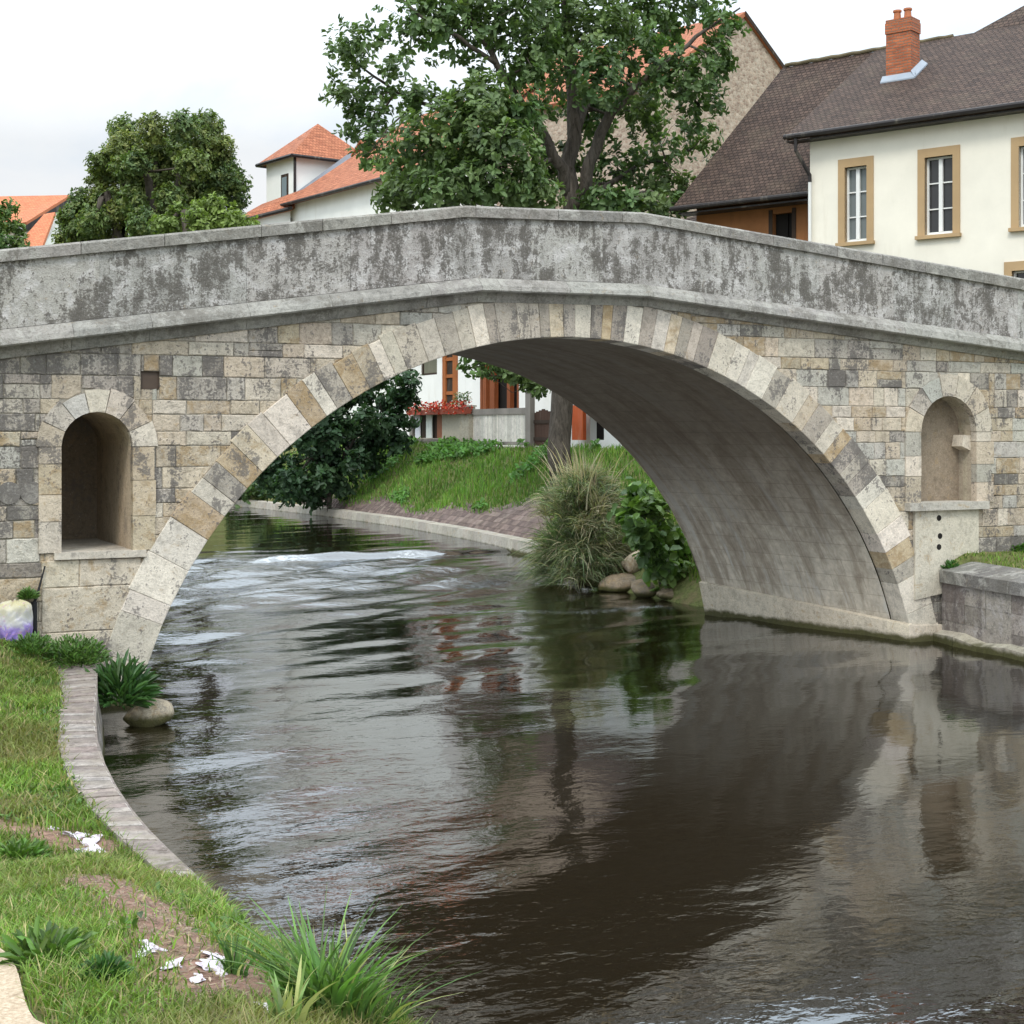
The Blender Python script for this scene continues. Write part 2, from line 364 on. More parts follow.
pe_dir = (PATH_E[2] - PATH_E[0])[:2]; pe_dir = pe_dir / np.linalg.norm(pe_dir)
def path_side(x, y):  # >0 on the path side (left / nearer)
    n = np.array([pe_dir[1], -pe_dir[0]])
    if n @ (np.array([PATH_E[1][0] - 1.0, PATH_E[1][1] - .3]) - PATH_E[1][:2]) < 0: n = -n
    return (x - PATH_E[1][0]) * n[0] + (y - PATH_E[1][1]) * n[1]
def gcolor(x, y, z):
    grass = np.array([.11, .125, .042]); soil = np.array([.27, .165, .125]); bed = np.array([.15, .10, .05])
    d = dirt_mask(x, y)[..., None]
    d = np.maximum(d, (sm((wob(x, y, 2.6) - .45) / .5) * .75 * (y < -9) * (y > -21))[..., None])
    c = grass * (1 - d) + soil * d
    inr = ((x > xl(y)) & (x < xr(y)) & (z < .1))[..., None]
    rb = ((x > xr(y)) & (y > 16) & (y < 60))
    c = np.where(inr, bed, c)
    return c, rb
def ground_mat():
    m, t = newmat('bank_ground'); p = t.pos()
    c = t.attr().outputs['Color']
    c = t.mix(1.0, c, t.ramp(t.noise(p, 9, 6, .7), [(.25, .5), (.5, 1), (.75, 1.6)]), 'MULTIPLY')
    c = t.mix(t.ramp(t.noise(p, 2.5, 5, .65), [(.5, 0), (.65, .55)]), c, (.19, .135, .08))
    c = t.mix(t.ramp(t.noise(p, 45, 3, .6), [(.6, 0), (.68, .6)]), c, (.30, .24, .19))
    t.out(c, .95, t.bump(t.noise(p, 30, 6, .7), .9, .03), .1); return m
M['ground'] = ground_mat()
gV = np.stack([X, Y, Zg], -1).reshape(-1, 3); gF = grid_faces(len(gx), len(gy))
fcx = gV[gF].mean(1); gc, _ = gcolor(fcx[:, 0], fcx[:, 1], fcx[:, 2])
tag(link_mesh('ground', gV, gF, M['ground'], fc=gc, smooth=True), kind='structure')
# gravel path at the near left
def path_mat():
    m, t = newmat('sandy_path'); p = t.pos()
    c = t.ramp(t.noise(p, 60, 5, .7), [(.3, (.30, .22, .15)), (.5, (.46, .36, .26)), (.7, (.62, .52, .40))])
    t.out(c, .95, t.bump(t.noise(p, 90, 4, .7), .8, .01), .1); return m
mb = MB(); n_ = np.array([pe_dir[1], -pe_dir[0]])
if path_side(*(PATH_E[1][:2] + n_)) < 0: n_ = -n_
pv = []
ts = np.arange(-6, 10, .08)
for tt in ts:
    for w in np.arange(0, 2.4, .15):
        q = PATH_E[1][:2] + pe_dir * tt + n_ * (w + (.025 * math.sin(tt * 4) if w == 0 else 0)); pv.append((q[0], q[1], float(ground(q[0], q[1])) + .03))
tag(link_mesh('path', np.array(pv), grid_faces(len(ts), len(np.arange(0, 2.4, .15))), path_mat(), smooth=True), kind='structure')

# ------------------------------------------------------------------ water
wx = axis((-330, -20, 30), (-20, 1, 2), (1, 22.5, .11), (22.5, 30, 1.5)); wy = axis((-90, -19, 5), (-19, 50, .14), (50, 64, 1))
WX, WY = np.meshgrid(wx, wy, indexing='ij')
def rough_field(x, y):
    r = .08 + .20 * sm((9.5 + .12 * y - x) / 5.0) * sm((y + 17) / 4) * sm((26 - y) / 4)          # fast water along the left bank
    r = r + .75 * np.exp(-((y - 16) / 7.5) ** 2) * sm((19 - x) / 3)                                  # below the weir
    r = r + .40 * np.exp(-((x - 13.0) / 3.2) ** 2 - ((y + 15.5) / 2.6) ** 2)                          # near riffle
    r = r * np.where(y > 22.5, .35, 1)
    return np.clip(r * (1 + .45 * wob(x, y, .7)) + .03 * wob(x, y, .5), .05, 1.4)
rf = rough_field(WX, WY)
WZ = np.zeros_like(WX)
for lam, amp in ((3.1, .020), (2.2, .016), (1.5, .012), (1.0, .0075), (.7, .004)):
    for k in range(4):
        th = rng.normal(-.35, .45); ph = rng.uniform(0, 6.28)
        WZ += amp * .55 * np.sin(2 * math.pi / lam * (np.sin(th) * WX + np.cos(th) * WY) + ph + 1.3 * wob(WX, WY, .35 + .1 * k))
WZ *= rf * (1.2 + 1.6 * sm((WY + 6) / 6))
weir = np.exp(-((WY - (20.3 + .12 * (WX - 12) + .35 * wob(WX, WY * 0, .9))) / .35) ** 2) * sm((WX - 6) / 2) * sm((19.3 - WX) / 1.2)
WZ += .12 * weir * (0.75 + .5 * wob(WX, WY, 2.0)) + .11 * sm((WY - 20.3) / .8)
WZ = np.where((WX < 1) | (WX > 22.4) | (WY < -18.8) | (WY > 50), .11 * (WY > 21), WZ)
wV = np.stack([WX, WY, WZ], -1).reshape(-1, 3); wF = grid_faces(len(wx), len(wy))
def water_mat():
    m, t = newmat('river_water'); p = t.pos()
    rfa = t.math('MULTIPLY', t.attr('rough').outputs['Fac'], .8); foam = t.attr('foam').outputs['Fac']
    a = t.noise(t.map(p, (1.0, 1.7, 1)), 1.9, 3, .5, .6); b = t.noise(t.map(p, (1.0, 1.5, 1), (0, 0, .5)), 6.5, 3, .55, .4); c = t.noise(p, 19, 2, .5)
    h = t.math('ADD', t.math('ADD', t.math('MULTIPLY', a, 1.0), t.math('MULTIPLY', b, .34)), t.math('MULTIPLY', c, .06))
    nm = t.bump(t.math('MULTIPLY', h, rfa), 1.0, .05)
    fr = t.n('ShaderNodeFresnel', {'IOR': 2.5, 'Normal': nm})
    gl = t.n('ShaderNodeBsdfGlossy', {'Color': (.95, .97, 1.0), 'Roughness': .03, 'Normal': nm})
    tr = t.n('ShaderNodeBsdfTransparent', {'Color': (.46, .35, .19)})
    df = t.n('ShaderNodeBsdfDiffuse', {'Color': (.017, .012, .005)})
    body = t.n('ShaderNodeMixShader', {0: .45, 1: tr.outputs[0], 2: df.outputs[0]})
    sfc = t.n('ShaderNodeMixShader', {0: fr.outputs[0], 1: body.outputs[0], 2: gl.outputs[0]})
    ff = t.math('MULTIPLY', foam, t.ramp(t.noise(t.map(p, (1, 1.6, 1)), 5, 5, .7, .5), [(.46, 0), (.58, 1)]))
    fd = t.n('ShaderNodeBsdfDiffuse', {'Color': (.85, .88, .90)})
    fin = t.n('ShaderNodeMixShader', {0: ff, 1: sfc.outputs[0], 2: fd.outputs[0]})
    o = t.n('ShaderNodeOutputMaterial'); t.t.links.new(fin.outputs[0], o.inputs[0]); return m
wo = tag(link_mesh('water', wV, wF, water_mat(), smooth=True), kind='structure')
foam = np.clip(np.exp(-((WY - (20.0 + .12 * (WX - 12) + .35 * wob(WX, WY * 0, .9))) / .34) ** 2) * sm((WX - 11.5) / 1.5) * sm((18.4 - WX) / 3) * (.55 + .75 * wob(WX, WY, 1.3))
               + .16 * np.exp(-((WY - 17.5) / 2.5) ** 2) * sm((14 - WX) / 3) * (.5 + wob(WX, WY, 1.7))
               + .4 * np.exp(-((WY - (6.2 + .35 * (17 - WX) + .5 * wob(WX, WY * 0, 1.1))) / .22) ** 2) * (.6 + .6 * wob(WX, WY, 2.3)) * sm((WX - 12) / 2) * sm((17.5 - WX) / .5), 0, 1)
for nm, arr in (('rough', rf), ('foam', foam)):
    at = wo.data.attributes.new(nm, 'FLOAT', 'POINT'); at.data.foreach_set('value', arr.astype(np.float32).ravel())

# ------------------------------------------------------------------ stone bridge
EA, EC, EAx, EBz = 11.47, -1.5, 7.094, 6.778       # fitted ellipse of the intrados
RING = .62; DEPTH = 5.0; SKEW = -1.0
def ell(t, o=0.0): return np.array([EA + (EAx + o) * math.cos(t), EC + (EBz + o) * math.sin(t)])
def lerp_pl(pl): xs = [p[0] for p in pl]; zs = [p[1] for p in pl]; return lambda x: float(np.interp(x, xs, zs))
def ext(pl, xa, xb):
    (x0, z0), (x1, z1) = pl[0], pl[1]; (x2, z2), (x3, z3) = pl[-2], pl[-1]
    return [(xa, z0 + (xa - x0) * (z1 - z0) / (x1 - x0))] + pl[1:-1] + [(xb, z3 + (xb - x3) * (z3 - z2) / (x3 - x2))]
XA, XB = -7.0, 30.0
def pl(*q, Y=0.0): return ext([(PY(a, b, Y)[0], PY(a, b, Y)[2]) for a, b in q], XA, XB)
cop_t = lerp_pl(pl((0, 249), (465, 205), (645, 212), (1024, 278), Y=-.06)); cop_b = lerp_pl(pl((0, 262), (465, 217), (645, 223), (1024, 290), Y=-.02))
cor_pl = pl((0, 329), (478, 277), (642, 283), (1024, 338), Y=-.1); cor_t = lerp_pl(cor_pl)
cor_pl2 = pl((0, 347), (478, 291), (642, 296), (1024, 352), Y=-.28); cor_b = lerp_pl(cor_pl2)
sp_pl = pl((0, 358), (478, 301), (642, 305), (1024, 360), Y=-.1); sp_t = lerp_pl(sp_pl)
bridge = thing('stone_bridge', (EA, 2.5, 0), 'weathered stone arch bridge spanning the river, with a plain parapet and two arched niches', 'bridge')

def clip(poly, n, c):
    out = []
    for i in range(len(poly)):
        a, b = poly[i], poly[(i + 1) % len(poly)]; da = n[0] * a[0] + n[1] * a[1] - c; db = n[0] * b[0] + n[1] * b[1] - c
        if da >= 0: out.append(a)
        if (da >= 0) != (db >= 0):
            t = da / (da - db); out.append((a[0] + (b[0] - a[0]) * t, a[1] + (b[1] - a[1]) * t))
    return out
def area(p): return .5 * sum(p[i][0] * p[(i + 1) % len(p)][1] - p[(i + 1) % len(p)][0] * p[i][1] for i in range(len(p)))
def inset(poly, d):
    r = list(poly)
    for i in range(len(poly)):
        a, b = np.array(poly[i]), np.array(poly[(i + 1) % len(poly)]); e = b - a; L = np.hypot(*e)
        if L < 1e-5: continue
        n = np.array([-e[1], e[0]]) / L
        r = clip(r, n, n @ a + d)
        if len(r) < 3: return None
    return r
def dedupe(p):
    r = []
    for q in p:
        if not r or math.hypot(q[0] - r[-1][0], q[1] - r[-1][1]) > .004: r.append(q)
    if len(r) > 1 and math.hypot(r[0][0] - r[-1][0], r[0][1] - r[-1][1]) < .004: r.pop()
    return r
def block(mb, poly, y, c, gap=.003, bev=.011, mortar=(.30, .27, .22, .35, .1), back=.006):
    """one ashlar block: chamfered face standing proud of a mortar bed"""
    poly = dedupe(poly)
    if len(poly) < 3 or area(poly) < .004: return
    mb.poly([(q[0], back, q[1]) for q in poly], mortar)
    pts = []
    for a, b in zip(poly, poly[1:] + poly[:1]):              # uneven, chipped outline
        L = math.hypot(b[0] - a[0], b[1] - a[1]); k = max(1, int(L / .11))
        for i in range(k):
            t = i / k; e = .004 if 0 < i else .007; pts.append((a[0] + (b[0] - a[0]) * t + random.uniform(-e, e), a[1] + (b[1] - a[1]) * t + random.uniform(-e, e)))
    k = len(pts); nr = []
    for i in range(k):
        a, b = pts[i - 1], pts[(i + 1) % k]; dx, dz = b[0] - a[0], b[1] - a[1]; L = math.hypot(dx, dz) + 1e-9; nr.append((-dz / L, dx / L))
    def off(d): return [(p[0] + n[0] * d, p[1] + n[1] * d) for p, n in zip(pts, nr)]
    o, o2, i2 = off(gap), off(gap + bev * .35), off(gap + bev * 1.3)
    b = len(mb.V)
    mb.V += [(q[0], back + .01, q[1]) for q in o] + [(q[0], y + bev * .7, q[1]) for q in o2] + [(q[0], y + random.uniform(-.003, .003), q[1]) for q in i2]
    for r in (0, 1):
        for j in range(k): mb.F.append([b + r * k + j, b + r * k + (j + 1) % k, b + (r + 1) * k + (j + 1) % k, b + (r + 1) * k + j]); mb.C.append(c); mb.U.append(None)
    mb.F.append([b + 2 * k + j for j in range(k)]); mb.C.append(c); mb.U.append(None)
def jit(c, a=.12):
    k = 1 + random.uniform(-a, a); return tuple(max(.01, x * k * (1 + random.uniform(-.015, .015))) for x in c[:3]) + tuple(c[3:])
CREAM, PALE, TAN = (.50, .42, .325, .32, .3), (.575, .505, .415, .20, .15), (.48, .395, .29, .28, .6)
GREY, DARK, OCHRE = (.43, .385, .33, .66, .1), (.39, .35, .30, .92, .05), (.46, .39, .30, .2, .9)
NICHES = [dict(x0=3.54, x1=4.50, zb=2.13, zt=4.05, sur=.30, d=2.5), dict(x0=18.59, x1=19.90, zb=2.47, zt=4.42, sur=.36, d=.42)]
for q in NICHES:
    q['xc'] = (q['x0'] + q['x1']) / 2; q['r'] = (q['x1'] - q['x0']) / 2; q['zs'] = q['zt'] - q['r']
def sub_niche(poly, q, o):
    x0, x1 = q['x0'] - o, q['x1'] + o; out = []
    a = clip(poly, (-1, 0), -x0); b = clip(poly, (1, 0), x1); mid = clip(clip(poly, (1, 0), x0), (-1, 0), -x1)
    for p_ in (a, b):
        if len(p_) > 2: out.append(p_)
    if len(mid) > 2:
        dn = clip(mid, (0, -1), -q['zb'])
        if len(dn) > 2: out.append(dn)
        up = clip(mid, (0, 1), q['zs'])
        if len(up) > 2:
            cx = sum(p[0] for p in up) / len(up) - q['xc']; cz = max(sum(p[1] for p in up) / len(up) - q['zs'], .02); L = math.hypot(cx, cz)
            n = (cx / L, cz / L); up = clip(up, n, n[0] * q['xc'] + n[1] * q['zs'] + q['r'] + o)
            if len(up) > 2: out.append(up)
    return out
def sub_rect(p, r):
    x0, x1, z0, z1 = r; out = [clip(p, (-1, 0), -x0), clip(p, (1, 0), x1)]
    mid = clip(clip(p, (1, 0), x0), (-1, 0), -x1)
    if len(mid) > 2: out += [clip(mid, (0, -1), -z0), clip(mid, (0, 1), z1)]
    return [q for q in out if len(q) > 2]
def face_colour(x, z):
    f = random.random(); top = max(0, 1 - (sp_t(x) - z) / 1.0)
    cl = .5 + .5 * float(wob(np.array(x * 1.0 + 40), np.array(z * 1.6), 1.5))      # stains come in clusters of stones
    if x < 4.6 and z < 2.1:
        if 1.55 < z < 2.1 and x < 3.1: return jit((.25, .215, .185, .95, .2))
        return jit(random.choice([TAN, CREAM, TAN, PALE]))
    if x > 17.6 and z < 1.7: return jit(random.choice([GREY, DARK, GREY, (.30, .28, .25, .6, 0)]))
    wd = .12 + .30 * top + (.22 if x < 4.4 else 0) + .22 * max(0, cl - .5)
    if f < wd: return jit(random.choice([DARK, GREY, GREY]), .15)
    if f < wd + .09: return jit(OCHRE)
    return jit(random.choice([CREAM, PALE, CREAM, TAN, (.47, .44, .385, .3, .1)]), .13)
fm = MB()
z = -.9; courses = []
while z < 6.4:
    h = random.choice([.20, .24, .27, .30, .33, .37]); courses.append((z, z + h)); z += h
HOLE = (4.62, 4.87, 4.37, 4.62)
for zi, (z0, z1) in enumerate(courses):
    x = XA - random.random()
    while x < XB:
        big = x < 4.4 and z0 < 1.9
        w = random.choice([random.uniform(.22, .45), random.uniform(.35, .8)]) if not big else random.uniform(.9, 1.5)
        j0, j1 = random.uniform(-.012, .012), random.uniform(-.012, .012)
        polys = [[(x, z0), (x + w, z0), (x + w, z1), (x, z1)]]
        if not big and random.random() < .13 and w > .5:      # two thin stones in one course
            zm = z0 + (z1 - z0) * random.uniform(.4, .6); polys = [[(x, z0), (x + w, z0), (x + w, zm), (x, zm)], [(x, zm), (x + w, zm), (x + w, z1), (x, z1)]]
        if not (7 < x < 16 and z1 < 3.2):
            polys = [r for p in polys for r in sub_rect(p, HOLE)] if (x < HOLE[1] and x + w > HOLE[0] and z0 < HOLE[3] and z1 > HOLE[2]) else polys
            for q in NICHES:
                if x < q['x1'] + q['sur'] and x + w > q['x0'] - q['sur'] and z1 > q['zb'] and z0 < q['zt'] + q['sur']: polys = [r for p in polys for r in sub_niche(p, q, q['sur'] - .02)]
            for p in polys:
                cx = sum(v[0] for v in p) / len(p); cz = sum(v[1] for v in p) / len(p)
                Ao, Bo = EAx + RING - .04, EBz + RING - .04
                t = math.atan2((cz - EC) / Bo, (cx - EA) / Ao); e = (EA + Ao * math.cos(t), EC + Bo * math.sin(t)); n = np.array([math.cos(t) / Ao, math.sin(t) / Bo]); n /= np.hypot(*n)
                p = clip(p, n, n @ np.array(e))
                for (a, b) in zip(sp_pl[:-1], sp_pl[1:]):
                    if len(p) < 3: break
                    n2 = np.array([(b[1] - a[1]), -(b[0] - a[0])]); n2 = n2 / np.hypot(*n2); p = clip(p, n2, n2 @ np.array(a) - .0)
                if len(p) > 2 and area(p) > .004: block(fm, p, -random.uniform(.0, .018), face_colour(cx, cz))
        x += w
lp = MB()                                            # plain pale blocks below the left-hand niche
for (x0, x1, z0, z1) in ((3.28, 3.78, 1.66, 2.03), (3.78, 4.62, 1.66, 2.03), (3.28, 4.62, 1.05, 1.66), (3.28, 4.62, .40, 1.05)): block(lp, [(x0, z0), (x1, z0), (x1, z1), (x0, z1)], -.026, jit((.53, .46, .36, .22, .45), .05))
lp.build('pale_panel', M['ring'], bridge)
fm.build('spandrel_wall', M['ashlar'], bridge)
# arch ring: wedge-shaped stones
rm = MB(); t = R_(7.0); te = R_(173.5); prevc = None
pal = [(.57, .51, .425, .25, .15), (.62, .555, .465, .12, .1), (.55, .485, .40, .22, .2), (.60, .545, .47, .14, .1), (.41, .36, .30, .55, .2), (.36, .315, .265, .66, .15), (.44, .345, .235, .2, .8), (.50, .42, .32, .25, .5), (.45, .39, .325, .45, .2)]
while t < te:
    w = random.choice([.17, .20, .24, .28, .34]) * (1 + .75 * min(1, abs(t - math.pi / 2) / 1.2) ** 2); dt = w / math.hypot(EAx * math.sin(t), EBz * math.cos(t)); t2 = min(t + dt, te)
    if te - t2 < R_(1): t2 = te
    c = random.choice(pal)
    while c == prevc: c = random.choice(pal)
    prevc = c; c = jit(c); g = .0018 / 7
    o1 = RING + random.uniform(-.03, .03); yf = -.035 - random.uniform(0, .008)
    i0, i1, e1, e0 = ell(t + g), ell(t2 - g), ell(t2 - g, o1), ell(t + g, o1)
    cen = (i0 + i1 + e0 + e1) / 4; bv = .007
    fr = [(q, yf + bv) for q in (i0, i1, e1, e0)]; ff = [(q + (cen - q) / np.linalg.norm(cen - q) * bv * 1.6, yf) for q in (i0, i1, e1, e0)]
    b = len(rm.V); rm.V += [(q[0], .42, q[1]) for q, _ in fr] + [(q[0], y, q[1]) for q, y in fr] + [(q[0], y, q[1]) for q, y in ff]
    for r in (0, 1):
        for j in range(4): rm.F.append([b + r * 4 + j, b + r * 4 + (j + 1) % 4, b + (r + 1) * 4 + (j + 1) % 4, b + (r + 1) * 4 + j]); rm.C.append(c); rm.U.append(None)
    rm.F.append([b + 8 + j for j in range(4)]); rm.C.append(c); rm.U.append(None)
    t = t2
rm.build('arch_ring', M['ring'], bridge)
# vault (underside), slightly skewed towards the back
vm = MB(); ts = np.linspace(R_(-4), R_(184), 91); ys = np.linspace(.40, DEPTH, 11); off = .035
vp = lambda t, y: (ell(t, off)[0] + SKEW * (y / DEPTH), y, ell(t, off)[1])
b = 0
for i in range(len(ts) - 1):
    for j in range(len(ys) - 1):
        s0, s1 = ts[i] * 6.95, ts[i + 1] * 6.95
        vm.poly([vp(ts[i], ys[j]), vp(ts[i + 1], ys[j]), vp(ts[i + 1], ys[j + 1]), vp(ts[i], ys[j + 1])], (.3, .3, .3), [(ys[j], s0), (ys[j], s1), (ys[j + 1], s1), (ys[j + 1], s0)])
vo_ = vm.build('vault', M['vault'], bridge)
# plinth bands at both springings
for side in (0, 1):
    pm = MB(); c0 = (.54, .475, .375)
    def pt(y, z, o):
        tt = math.asin(min(1, max(-1, (z - EC) / EBz))); xx = ell(tt, -o)[0]
        if side: xx = 2 * EA - xx
        return (xx + SKEW * (max(y, 0) / DEPTH), y, z)
    ys2 = [-.09, .4, 1.6, 2.8, 4.0, DEPTH]
    for a, b2 in zip(ys2[:-1], ys2[1:]):
        zt0, zt1 = .30 + .36 * max(a, 0) / DEPTH, .30 + .36 * b2 / DEPTH
        P = [pt(a, -.8, .09), pt(b2, -.8, .09), pt(b2, .16, .09), pt(a, .16, .09), ]
        c = jit(c0, .1)
        pm.poly(P, c); pm.poly([pt(a, .16, .09), pt(b2, .16, .09), pt(b2, zt1, .05), pt(a, zt0, .05)], c); pm.poly([pt(a, zt0, .05), pt(b2, zt1, .05), pt(b2, zt1 + .03, -.03), pt(a, zt0 + .03, -.03)], c)
    x0 = pt(-.09, -.8, .09)[0]; sg = 1 if not side else -1; xe = x0 + sg * .62
    xt = pt(-.09, .3, .05)[0]
    pm.poly([(x0, -.09, -.8), (xe, -.09, -.8), (xe, -.09, .26), (xt, -.09, .30), pt(-.09, .16, .09)], jit(PALE)); pm.poly([(xt, -.09, .30), (xe, -.09, .26), (xe, .1, .30), (xt, .1, .34)], jit(PALE)); pm.poly([(xe, -.09, -.8), (xe, .1, -.8), (xe, .1, .30), (xe, -.09, .26)], jit(PALE))
    pm.build('plinth', M['plinth'], bridge)
# parapet, coping, cornice
def slabs(mb, ft, fb, y, lo, hi, c0, rows=1, gap=.002):
    for r in range(rows):
        x = XA
        while x < XB:
            w = min(random.uniform(lo, hi), XB - x); xs = [x] + [k for k in (9.57, 12.75) if x + .05 < k < x + w - .05] + [x + w]
            f0, f1 = r / rows, (r + 1) / rows; Z = lambda xx, f: fb(xx) + (ft(xx) - fb(xx)) * f
            c = jit(c0, .1)
            for a, b in zip(xs[:-1], xs[1:]):
                q = [(a, Z(a, f0)), (b, Z(b, f0)), (b, Z(b, f1)), (a, Z(a, f1))]
                mb.poly([(p[0], y + .006, p[1]) for p in q], (.24, .235, .225)); yy = y - random.uniform(0, .003); g = inset(q, gap) or q
                mb.poly([(p[0], yy, p[1]) for p in g], c)
            x += w
for yf, yb, nm in ((.02, .40, 'parapet'), (DEPTH - .02, DEPTH - .40, 'parapet')):
    pm = MB(); sg = 1 if yf < yb else -1
    if sg > 0: slabs(pm, cop_b, cor_t, yf, .9, 2.1, (.40, .38, .355), 1)
    for a, b in zip([XA, 9.57, 12.75], [9.57, 12.75, XB]):
        for y in ((yf + .013 * sg), yb): pm.poly([(a, y, cor_t(a) - .3), (b, y, cor_t(b) - .3), (b, y, cop_b(b)), (a, y, cop_b(a))], (.24, .235, .225))
    pm.build(nm, M['parapet'], bridge)
    cm = MB(); x = XA
    while x < XB:
        w = min(random.uniform(.9, 1.5), XB - x); xs = [x] + [k for k in (9.57, 12.75) if x + .02 < k < x + w - .02] + [x + w]; c = jit((.285, .27, .245), .12)
        for a, b in zip(xs[:-1], xs[1:]):
            a2, b2 = a + (.005 if a == xs[0] else 0), b - (.005 if b == xs[-1] else 0); y0, y1 = yf - .06 * sg, yb + .05 * sg
            P = lambda xx, y, z: (xx, y, z); bt = .03
            pr = [(y0, 0, 0), (y0, 1, -bt), (y0 + bt * sg, 1, 0), (y1 - bt * sg, 1, 0), (y1, 1, -bt), (y1, 0, 0)]
            zz = lambda xx, k, dz: (cop_t(xx) if k else cop_b(xx)) + dz
            for i in range(len(pr)):
                p, q = pr[i], pr[(i + 1) % len(pr)]
                cm.poly([(a2, p[0], zz(a2, p[1], p[2])), (b2, p[0], zz(b2, p[1], p[2])), (b2, q[0], zz(b2, q[1], q[2])), (a2, q[0], zz(a2, q[1], q[2]))], c)
            for xx in (a2, b2): cm.poly([(xx, p[0], zz(xx, p[1], p[2])) for p in pr], c)
        x += w
    cm.build('coping', M['coping'], bridge)
for sg, y0 in ((1, 0.0), (-1, DEPTH)):
    km = MB(); xs = sorted(set([XA, 9.75, 12.7, XB] + [XA + 1.31 * k + random.uniform(-.2, .2) for k in range(1, 28)]))
    xs = [x for x in xs if XA <= x <= XB]
    for a, b in zip(xs[:-1], xs[1:]):
        c = jit((.31, .295, .27), .12); dy = random.uniform(-.006, .006)
        pf = lambda x: [(.05, cor_t(x) + .0), (-.09, cor_t(x) - .015), (-.25, cor_t(x) - .14), (-.275 + dy, cor_b(x) + .02), (-.255, cor_b(x)), (-.10, cor_b(x) - .005), (-.10, cor_b(x) - .05), (-.065, sp_t(x) + .02), (-.05, sp_t(x) - .01), (.05, sp_t(x) - .02)]
        A, B = pf(a + .003), pf(b - .003)
        for i in range(len(A) - 1): km.poly([(a + .003, y0 + sg * A[i][0], A[i][1]), (b - .003, y0 + sg * B[i][0], B[i][1]), (b - .003, y0 + sg * B[i + 1][0], B[i + 1][1]), (a + .003, y0 + sg * A[i + 1][0], A[i + 1][1])], c)
        km.poly([(a + .003, y0 + sg * p[0], p[1]) for p in A], c); km.poly([(b - .003, y0 + sg * p[0], p[1]) for p in B], c)
    km.build('cornice', M['coping'], bridge)
dm = MB()
for a, b in zip([XA, 9.57, 12.75], [9.57, 12.75, XB]): dm.poly([(a, .3, cor_t(a) - .05), (b, .3, cor_t(b) - .05), (b, DEPTH - .3, cor_t(b) - .05), (a, DEPTH - .3, cor_t(a) - .05)], (.18, .17, .16))
dm.build('roadway', M['quay'], bridge)
bm_ = MB()   # rear face
for i in range(90):
    a, b = XA + (XB - XA) * i / 90, XA + (XB - XA) * (i + 1) / 90
    def lo(x):
        u = (x - SKEW - EA) / (EAx + off); return EC + (EBz + off) * math.sqrt(1 - u * u) if abs(u) < 1 else -1.2
    bm_.poly([(a, DEPTH, max(lo(a), -1.2)), (b, DEPTH, max(lo(b), -1.2)), (b, DEPTH, sp_t(b)), (a, DEPTH, sp_t(a))], jit(CREAM))
bm_.build('rear_face', M['ashlar'], bridge)
